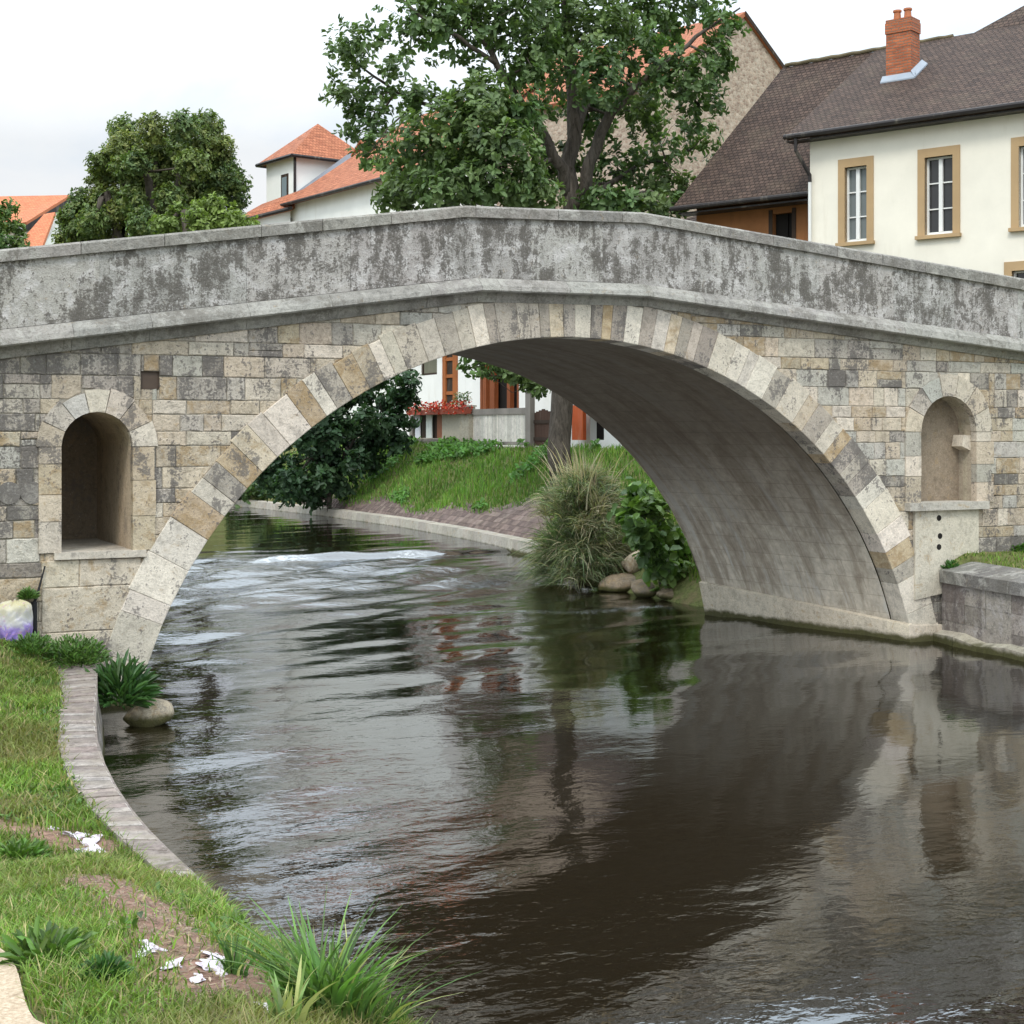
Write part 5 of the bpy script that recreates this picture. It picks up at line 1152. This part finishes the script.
wall_with_holes(aw_, H1, au0 + .5, -.02, -.5, aw1 + .55, [(da, db, dwt - 1.9, dwt)], .2, ad + .3); aw_.poly([H1(au0 + .5, ad + .3, -.5), H1(au0 + .5, 9, -.5), H1(au0 + .5, 9, aw1), H1(au0 + .5, ad + .3, aw1 - .12)]); aw_.build('wall', M['rust_wall'], an)
dd = MB(); dd.poly([H1(da, ad + .48, dwt - 1.9), H1(db, ad + .48, dwt - 1.9), H1(db, ad + .48, dwt), H1(da, ad + .48, dwt)]); dd.fbox(H1, da + .62 * (db - da), da + .68 * (db - da), ad + .42, ad + .475, dwt - 1.9, dwt); w_ = dd.build('window', M['dark'], an)
fb = MB(); fb.fbox(H1, da - .14, da - .01, ad + .27, ad + .4, dwt - 1.9, dwt + .12); fb.fbox(H1, db + .01, db + .14, ad + .27, ad + .4, dwt - 1.9, dwt + .12); fb.build('window_frame', M['darkwood'], w_)
gt = MB(); gt.tube([H1(au0, ad - .43, aw1 - .04), H1(.1, ad - .43, aw1 - .04)], .075, 8); gt.fbox(H1, au0 + .2, -.02, ad - .33, ad + .29, aw1 - .22, aw1 - .17); gt.build('gutter', M['metal'], an)
# stone gabled house with orange tiles behind the tree
za = 74.0; ap = PD(743, 12, za); gdir = RT * (-(512 + 1000) / FPX) + FW; gdir[2] = 0; gdir /= np.linalg.norm(gdir); gu = np.array([gdir[1], -gdir[0], 0]); gu = gu if gu @ RT > 0 else -gu
Og = ap.copy(); Og[2] = 3.0; H2 = Fr(Og, gu, gdir); hr = ap[2] - 3.0
sr, wr_ = H2.px(783, 68, 0); sl = (hr - wr_) / sr; hw_ = 7.2; we = hr - sl * hw_
gh = thing('stone_gable_house', H2(0, 5, 0), 'tall rubble-stone gabled house with weathered orange tiles half hidden behind the big tree', 'house')
gm = MB(); gm.poly([H2(-hw_, 0, -.5), H2(hw_, 0, -.5), H2(hw_, 0, we), H2(0, 0, hr - .12), H2(-hw_, 0, we)]); gm.poly([H2(-hw_, 0, -.5), H2(-hw_, 13, -.5), H2(-hw_, 13, we), H2(-hw_, 0, we)]); gm.poly([H2(hw_, 0, -.5), H2(hw_, 13, -.5), H2(hw_, 13, we), H2(hw_, 0, we)]); gm.poly([H2(-hw_, 13, -.5), H2(hw_, 13, -.5), H2(hw_, 13, we), H2(0, 13, hr - .12), H2(-hw_, 13, we)]); gm.build('wall', M['rubble'], gh)
gr_ = MB(); x = hw_ + .35; wl_ = hr - sl * x
roof_quad(gr_, [H2(-x, 13, wl_), H2(-x, -.14, wl_), H2(0, -.14, hr), H2(0, 13, hr)], .2); roof_quad(gr_, [H2(x, -.14, wl_), H2(x, 13, wl_), H2(0, 13, hr), H2(0, -.14, hr)], .2); gr_.build('roof', M['orange_tiles'], gh)
vb = MB(); vb.slab([H2(0, -.17, hr + .03), H2(x, -.17, wl_ + .03), H2(x, -.17, wl_ - .22), H2(0, -.17, hr - .22)], (0, .05, 0)); vb.build('verge_board', M['darkwood'], gh)

# white house with turret at the left, orange roofs
zt = 88.0; O3 = PD(288, 430, zt); O3[2] = 5.0; fd = -(RT * (-(512 + 560) / FPX) + FW); fd[2] = 0; fd /= np.linalg.norm(fd); fv = np.array([-fd[1], fd[0], 0]); fv = fv if fv @ FW > 0 else -fv
H3 = Fr(O3, fd, fv)
wh3 = thing('turret_house', H3(5, 4, 0), 'white house with a small square turret and orange tiled roofs, left of the big tree', 'house')
e0 = H3.px(296, 204); e1 = H3.px(385, 180); ev = (e0[1] + e1[1]) / 2; U1 = 17.0
w3 = MB(); w3.poly([H3(0.3, 0, -1), H3(U1, 0, -1), H3(U1, 0, ev), H3(.3, 0, ev)]); w3.poly([H3(.3, 0, -1), H3(.3, 11, -1), H3(.3, 11, ev), H3(.3, 0, ev)]); w3.poly([H3(U1, 0, -1), H3(U1, 11, -1), H3(U1, 11, ev), H3(U1, 0, ev)])
w3.build('wall', M['white'], wh3)
r3 = MB(); rd = 5.5; rh = ev + 5.0; roof_quad(r3, [H3(-.2, -.5, ev), H3(U1 + .4, -.5, ev), H3(U1 + .4, rd, rh), H3(4.5, rd, rh)]); roof_quad(r3, [H3(U1 + .4, 11.5, ev), H3(-.2, 11.5, ev), H3(4.5, rd, rh), H3(U1 + .4, rd, rh)]); roof_quad(r3, [H3(-.2, 11.5, ev), H3(-.2, -.5, ev), H3(4.5, rd, rh)]); r3.build('roof', M['orange_tiles'], wh3)
gt = MB(); gt.tube([H3(-.3, -.6, ev - .06), H3(U1 + .4, -.6, ev - .06)], .10, 8); gt.tube([H3(.1, -.55, ev - .1), H3(.5, -.1, ev - .8), H3(.5, -.1, ev - 5)], [.07] * 3, 6); gt.build('gutter', M['metal'], wh3)
# lower lean-to on the left of it
def P3(px, py, z): return PD(px, py, z)
lr = MB(); A_, B_, C_, D_ = P3(228, 223, 86), P3(292, 207, 87), P3(312, 186, 89), P3(262, 204, 89); roof_quad(lr, [A_, B_, C_, D_], .2); lr.build('lean_to_roof', M['orange_tiles'], wh3)
lw3 = MB(); lw3.poly([A_ + [0, .3, -.15], B_ + [0, .3, -.15], B_ + [0, .3, -9], A_ + [0, .3, -9]]); lw3.build('lean_to_wall', M['white'], wh3)
lg = MB(); lg.tube([A_ + [0, -.05, -.05], B_ + [0, -.05, -.05]], .12, 6); lg.build('gutter', M['metal'], wh3)
# turret: square, corner towards the viewer
K = P3(295, 200, 90.0); zt0 = K[2] - 2.0; kt = P3(291, 156, 90.0)[2]; dA = P3(270, 200, 92.5) - K; dA[2] = 0; Lt = np.linalg.norm(dA); dA /= Lt; dB = np.array([dA[1], -dA[0], 0]); dB = dB if dB @ RT > 0 else -dB
H4 = Fr((K[0], K[1], zt0), dB, dA); hT = kt - zt0; LB_ = 5.2; LA_ = 3.6
tm = MB(); tm.poly([H4(0, 0, 0), H4(LB_, 0, 0), H4(LB_, 0, hT), H4(0, 0, hT)]); tm.poly([H4(0, LA_, 0), H4(0, 0, 0), H4(0, 0, hT), H4(0, LA_, hT)]); tm.poly([H4(LB_, 0, 0), H4(LB_, LA_, 0), H4(LB_, LA_, hT), H4(LB_, 0, hT)]); tm.poly([H4(0, LA_, 0), H4(LB_, LA_, 0), H4(LB_, LA_, hT), H4(0, LA_, hT)])
tur = tm.build('turret', M['white'], wh3)
tr_ = MB(); o = .45; apx = P3(320, 122, 92.5)[2] - zt0; a4 = H4(LB_ / 2, LA_ / 2, apx)
cs = [H4(-o, -o, hT), H4(LB_ + o, -o, hT), H4(LB_ + o, LA_ + o, hT), H4(-o, LA_ + o, hT)]
for a, b in zip(cs, cs[1:] + cs[:1]): roof_quad(tr_, [a, b, a4], .12)
tr_.build('turret_roof', M['orange_tiles'], tur)
tf = MB()
for a, b in zip(cs, cs[1:] + cs[:1]): tf.tube([a - UP * .06, b - UP * .06], .11, 6)
tf.tube([H4(-.02, -.02, 0), H4(-.02, -.02, hT)], .09, 6); tf.build('turret_gutter', M['metal'], tur)
wa = MB(); f_ = .42; wa.slab([H4(-.05, LA_ * .46, hT * .28), H4(-.05, LA_ * .22, hT * .28), H4(-.05, LA_ * .22, hT * .80), H4(-.05, LA_ * .46, hT * .80)], (dB * .06)); wo_ = wa.build('window', M['darkwood'], tur)
wg = MB(); wg.slab([H4(-.07, LA_ * .42, hT * .32), H4(-.07, LA_ * .26, hT * .32), H4(-.07, LA_ * .26, hT * .76), H4(-.07, LA_ * .42, hT * .76)], (dB * .015)); wg.build('pane', M['glass_blue'], wo_)
lf = MB(); q0, q1 = P3(290, 205, 89.6), P3(352, 159, 91.0); lf.slab([q0, q1, q1 + UP * .5, q0 + UP * .5], FW * .3); lf.build('lead_valley', M['lead'], wh3)
# dormer on the main roof
dk = P3(357, 181, 88.5); H5 = Fr(dk, H3.u, H3.v); dmk = MB(); dmk.fbox(H5, 0, 1.7, 0, 2.6, -.5, 1.55); dor = dmk.build('dormer', M['white'], wh3)
dw = MB(); dw.fbox(H5, .22, 1.48, -.04, -.003, .15, 1.35); dw.build('pane', M['glass_blue'], dor)
dr = MB(); roof_quad(dr, [H5(-.25, -.3, 1.5), H5(.85, -.3, 2.3), H5(.85, 3, 2.3), H5(-.25, 3, 1.5)], .1); roof_quad(dr, [H5(1.95, -.3, 1.5), H5(.85, -.3, 2.3), H5(.85, 3, 2.3), H5(1.95, 3, 1.5)], .1); dr.build('dormer_roof', M['orange_tiles'], dor)

# far left house
fl_ = thing('orange_roof_house', PD(40, 430, 118) * [1, 1, 0] + [0, 0, 4], 'distant house with plain bright orange roofs at the far left above the parapet', 'house')
z1 = 118; q = [P3(-40, 232, z1 - 3), P3(26, 222, z1 - 3), P3(70, 195, z1 + 3), P3(-40, 197, z1 + 3)]; fr_ = MB(); roof_quad(fr_, q, .25)
q2 = [P3(8, 256, z1 - 7), P3(40, 252, z1 - 7), P3(55, 212, z1 - 2), P3(44, 214, z1 - 2)]; roof_quad(fr_, q2, .25); fr_.build('roof', M['far_orange_tiles'], fl_)
fw_ = MB(); fw_.poly([q[0] - UP * .3 + FW, q[1] - UP * .3 + FW, q[1] - UP * 12 + FW, q[0] - UP * 12 + FW]); fw_.poly([P3(40, 252, z1 - 6.6), P3(64, 212, z1 + 1), P3(64, 300, z1 + 1), P3(40, 300, z1 - 6.6)]); fw_.poly([q[1] - UP * .3 + FW, q[2] - UP * .3, q[2] - UP * 12, q[1] - UP * 12 + FW]); fw_.build('wall', M['white'], fl_)
fb_ = MB(); fb_.slab([q[1] - FW * .1 - UP * .28, q[2] - FW * .1 - UP * .28, q[2] - FW * .1 - UP * .75, q[1] - FW * .1 - UP * .75], FW * .3); fb_.build('verge_board', M['metal'], fl_)

# ------------------------------------------------------------------ white house under the arch, terrace, fence and balcony
XH, XF = 29.0, 26.2
def fx(px, py, X): p = PXp(px, py, X); return p[1], p[2]
th_ = thing('riverside_house', (32, 40, 3), 'white riverside house with red-brown timber doors seen through the arch', 'house')
def xrect(X, px0, px1, py0, py1):
    ya = fx(px0, 430, X)[0]; yb = fx(px1, 430, X)[0]; zt_ = fx((px0 + px1) / 2, py0, X)[1]; zb_ = fx((px0 + px1) / 2, py1, X)[1]; return yb, ya, zb_, zt_     # y lo, y hi, z lo, z hi
FH = Fr((XH, 0, 0), (0, 1, 0), (1, 0, 0))
h_win = xrect(XH, 421, 437, 352, 375); h_dr = xrect(XH, 442, 458, 345, 413); h_op = xrect(XH, 480, 519, 345, 412); h_rt = xrect(XH, 590, 604, 400, 440)
hw3_ = MB(); wall_with_holes(hw3_, FH, 26, 57, 2.5, 8.6, [h_win, h_dr, h_op, h_rt], .3)
hw3_.poly([(XH, 26, 2.5), (XH + 5.5, 26, 2.5), (XH + 5.5, 26, 8.6), (XH + 2.75, 26, 11.8), (XH, 26, 8.6)]); hw3_.poly([(XH, 57, 2.5), (XH + 5.5, 57, 2.5), (XH + 5.5, 57, 8.6), (XH + 2.75, 57, 11.8), (XH, 57, 8.6)]); hw3_.build('wall', M['white'], th_)
for h in (h_op, h_rt): hi = MB(); hi.box(XH + .32, XH + .36, h[0] - .1, h[1] + .1, h[2] - .1, h[3] + .1); hi.build('dark_opening', M['dark'], th_)
rr_ = MB(); roof_quad(rr_, [(XH - .6, 56.8, 8.4), (XH - .6, 25.5, 8.4), (XH + 2.75, 25.5, 12.0), (XH + 2.75, 56.8, 12.0)]); roof_quad(rr_, [(XH + 6.1, 25.5, 8.4), (XH + 6.1, 56.8, 8.4), (XH + 2.75, 56.8, 12.0), (XH + 2.75, 25.5, 12.0)]); rr_.build('roof', M['brown_tiles'], th_)
sw = MB(); a, b, c, d = h_win; sw.box(XH + .12, XH + .16, a, b, c, d); win_ = sw.build('window', plaster('olive_shutter', (.17, .165, .12), .2), th_)
sf = MB(); sf.box(XH + .05, XH + .118, b - .10, b, c, d); sf.box(XH + .05, XH + .118, a, a + .10, c, d); sf.box(XH + .05, XH + .118, a + .10, b - .10, c, c + .1); sf.build('window_frame', M['darkwood'], win_)
a, b, c, d = h_dr; dm2 = MB(); dm2.box(XH + .10, XH + .16, a, b, c, d); dor2 = dm2.build('timber_door', M['darkwood'], th_)
df_ = MB(); w = b - a
for f0, f1 in ((0.0, .36), (.80, 1.0)): df_.box(XH + .02, XH + .098, a + w * f0, a + w * f1, c, d)
for kz in range(4): df_.box(XH + .04, XH + .098, a + w * .36, a + w * .80, c + (d - c) * (kz / 4 + .02), c + (d - c) * (kz / 4 + .07))
df_.build('door_frame', plaster('orange_brown_timber', (.36, .115, .035), .35, .6, (.10, .03, .015), .5), dor2)
a, b, c, d = h_op; of = MB(); w = b - a
for f0, f1 in ((.0, .05), (.22, .30), (.62, .74), (.84, .93), (.95, 1.0)): of.box(XH + .0, XH + .2, a + w * f0, a + w * f1, c, d)
of.build('porch_posts', M['redwood'], th_)
a, b, c, d = h_rt
rp = MB(); a, b, c, d = xrect(XH - .4, 573, 584, 405, 440); rp.box(XH - .45, XH - .3, a, b, c, d); rp.build('red_post', plaster('red_paint', (.50, .10, .03), .2, .6), th_)
lm_ = MB(); a, b, c, d = xrect(XH - .3, 590, 602, 375, 402); lm_.box(XH - .3, XH - .05, a, b, c, d); lm_.build('sign_board', M['greywood'], th_)
# terrace wall
tw = thing('terrace_wall', (26.4, 38, 2.4), 'low rubble retaining wall under the flower balcony and fence', 'wall')
t_ = MB(); ys_ = np.arange(24, 52, .6)
for y in ys_:
    zt_ = 3.16 + (.30 if y > 35.5 else 0)
    t_.box(XF - .1 - random.uniform(0, .05), XF + .5, y + .01, y + .59, 2.0, zt_ - random.uniform(0, .03), jit(random.choice([(.40, .35, .28), (.33, .28, .22), (.46, .42, .36)])))
t_.build('wall_stones', M['plinth'], tw)
# plank fence
a, b, c, d = xrect(XF, 472, 529, 409, 445)
pf = thing('plank_fence', (XF, (a + b) / 2, c), 'weathered pale vertical plank fence on the terrace seen through the arch', 'fence')
m_ = MB(); y = a
while y < b:
    w = .115; m_.box(XF, XF + .025, y, y + w - .022, c + .12, d - .08 + random.uniform(-.01, .01), jit((.60, .56, .50), .18)); y += w
m_.build('planks', stone_mat('pale_planks', .3, .2, .5, darkcol=(.14, .12, .10), ochre=0, bump=.2, algae=False), pf)
m_ = MB(); m_.box(XF - .06, XF + .06, a - .05, b + .05, d - .22, d + .02, (.27, .25, .22)); m_.box(XF - .05, XF + .05, a - .05, b + .05, c, c + .14, (.27, .25, .22)); m_.build('rails', M['greywood'], pf)
# post
a, b, c, d = xrect(XF, 528, 533, 392, 447); m_ = MB(); m_.box(XF - .12, XF + .08, a, b, c, d); m_.slab([(XF - .16, a - .04, d + .001), (XF - .16, b + .04, d + .001), (XF + .12, b + .04, d + .001), (XF + .12, a - .04, d + .001)][::-1], (0, 0, .06)); tag(m_.build('gate_post', M['greywood']), 'grey timber post at the right end of the plank fence', 'post')
# dark gate
a, b, c, d = xrect(XF + .1, 534, 554, 409, 446); gp_ = thing('timber_gate', (XF, (a + b) / 2, c), 'dark brown timber gate between the grey post and the tree trunk', 'gate'); m_ = MB()
nb_ = 7
for i in range(nb_): y0 = a + (b - a) * i / nb_; m_.box(XF + .06, XF + .10, y0 + .006, a + (b - a) * (i + 1) / nb_ - .006, c, d - .22 * abs(i / (nb_ - 1) - .5) * 1.2)
m_.build('boards', plaster('chocolate_timber', (.075, .042, .030), .3), gp_); m_ = MB(); m_.box(XF + .02, XF + .058, a, b, d - .55, d - .42); m_.box(XF + .02, XF + .058, a, b, c + .2, c + .33); m_.build('ledges', M['darkwood'], gp_)
# balcony with flower box
a, b, c, d = xrect(XF - .2, 411, 470, 405, 414); bal = thing('flower_balcony', (XF, (a + b) / 2, c), 'balcony railing with pale panels left of the plank fence', 'balcony')
fbx = thing('flower_box', (XF - .2, (a + b) / 2, c), 'long planter full of red flowers hung along the balcony railing', 'flower box')
m_ = MB(); m_.box(XF - .42, XF - .14, a, b, c - .02, c + .20, (.25, .06, .035)); m_.build('planter', M['painted'], fbx)
nf = 900; P = np.stack([rng.uniform(XF - .5, XF - .08, nf), rng.uniform(a, b, nf), rng.uniform(c + .02, d + .12, nf)], 1); L = rng.uniform(.07, .14, nf)
vf_ = leaf_quads(P, unit(nf), unit(nf) + [-1, -.6, .6], L, L * .8, colvar((.42, .045, .025), nf, .3, (.55, .42, .36), .12), .2, .1)
nf = 160; P = np.stack([rng.uniform(XF - .4, XF - .1, nf), rng.uniform(a, a + 1.4, nf), rng.uniform(d + .05, d + .5, nf)], 1); L = rng.uniform(.08, .15, nf)
v = leaf_quads(P, unit(nf), unit(nf) + [-1, -.6, .6], L, L * .5, colvar((.08, .13, .05), nf, .3, (.5, .4, .4), .25), .2, .1); VV = cat([vf_, v]); link_mesh('flowers', VV[0], VV[1], M['blade'], fbx, VV[2])
ya, yb = a, b; z0, z1 = fx(440, 439, XF)[1], c - .03
for px0, px1, cc in ((416, 421, (.60, .60, .64)), (427, 433, (.68, .70, .66)), (438, 443, (.28, .10, .05)), (443, 463, (.46, .42, .34))):
    m_ = MB(); r = xrect(XF, px0, px1, 415, 438); m_.box(XF - .05, XF + .0, r[0] + .01, r[1] - .01, z0, z1, cc); m_.build('panel', M['painted'], bal)
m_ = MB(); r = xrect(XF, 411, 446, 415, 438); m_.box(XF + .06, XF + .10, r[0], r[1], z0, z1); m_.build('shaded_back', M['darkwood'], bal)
m_ = MB(); m_.box(XF - .16, XF + .3, ya - .1, yb + .15, z0 - .12, z0 - .003); m_.box(XF - .09, XF + .05, ya, yb, z1 - .0, z1 + .035); r = xrect(XF, 411, 414, 415, 438); m_.box(XF - .08, XF + .05, r[0], r[1], z0, z1 - .003); m_.build('rails', M['greywood'], bal)
a, b, c, d = xrect(XF - .1, 462, 471, 407, 444); m_ = MB(); m_.box(XF - .22, XF + .1, a, b, c, d, (.40, .36, .29)); m_.box(XF - .26, XF + .14, a - .04, b + .04, d, d + .07, (.42, .39, .33)); tag(m_.build('stone_pillar', M['plinth']), 'tan stone pillar between the flower balcony and the plank fence', 'pillar')

# ------------------------------------------------------------------ overcast daylight
wd2 = bpy.data.worlds.new('World'); scene.world = wd2; t = NT(wd2)
SUN_EL, SUN_AZ = R_(50), R_(222)      # sun behind the viewer, to the left (azimuth from +Y clockwise)
sky = t.n('ShaderNodeTexSky', sky_type='NISHITA', sun_disc=False, sun_elevation=SUN_EL, sun_rotation=SUN_AZ, air_density=1.0, dust_density=2.0, ozone_density=1.0)
gen = t.n('ShaderNodeTexCoord').outputs['Generated']; sep = t.n('ShaderNodeSeparateXYZ', {'Vector': gen}); zz = sep.outputs[2]
cl1 = t.noise(t.map(gen, (1.0, 1.0, 2.6)), 2.6, 7, .58, .5); cl2 = t.noise(t.map(gen, (1, 1, 2.0)), 1.1, 4, .5, .3)
bright = t.ramp(cl1, [(.30, (.78, .87, .98)), (.52, (.96, .985, 1.01)), (.72, (1.06, 1.06, 1.05))])
up_ = t.math('ADD', 1.0, t.math('MULTIPLY', t.ramp(zz, [(.18, 0), (.50, 1)]), 2.0))
cloud = t.n('ShaderNodeVectorMath', {0: bright, 'Scale': t.math('MULTIPLY', up_, 7.1)}, operation='SCALE').outputs[0]
mixc = t.mix(t.ramp(cl2, [(.25, .80), (.5, .97)]), sky.outputs[0], cloud)
mixc = t.mix(1.0, mixc, t.ramp(zz, [(.16, (1, 1, 1)), (.42, (.86, .95, 1.0)), (1, (.92, .97, 1.0))]), 'MULTIPLY')
bg = t.n('ShaderNodeBackground', {'Color': mixc, 'Strength': .10}); wo2 = t.n('ShaderNodeOutputWorld'); t.t.links.new(bg.outputs[0], wo2.inputs[0])
sd = bpy.data.lights.new('sun', 'SUN'); sd.energy = 1.4; sd.angle = R_(14); sd.color = (1.0, .94, .84); so = bpy.data.objects.new('sun', sd); col.objects.link(so)
dirv = np.array([math.sin(SUN_AZ) * math.cos(SUN_EL), math.cos(SUN_AZ) * math.cos(SUN_EL), math.sin(SUN_EL)])
from mathutils import Vector
so.rotation_euler = Vector(tuple(dirv)).to_track_quat('Z', 'Y').to_euler(); so.location = (0, -10, 40)
scene.view_settings.view_transform = 'Standard'; scene.view_settings.look = 'None'; scene.view_settings.exposure = 0.40; scene.view_settings.gamma = 1.0
cy = scene.cycles; cy.max_bounces = 7; cy.diffuse_bounces = 3; cy.glossy_bounces = 3; cy.transmission_bounces = 4; cy.transparent_max_bounces = 6; cy.caustics_reflective = True; cy.caustics_refractive = False
cy.use_denoising = True
try: cy.denoiser = 'OPENIMAGEDENOISE'; cy.denoising_input_passes = 'RGB_ALBEDO_NORMAL'
except Exception: pass
cy.sample_clamp_indirect = 6.0
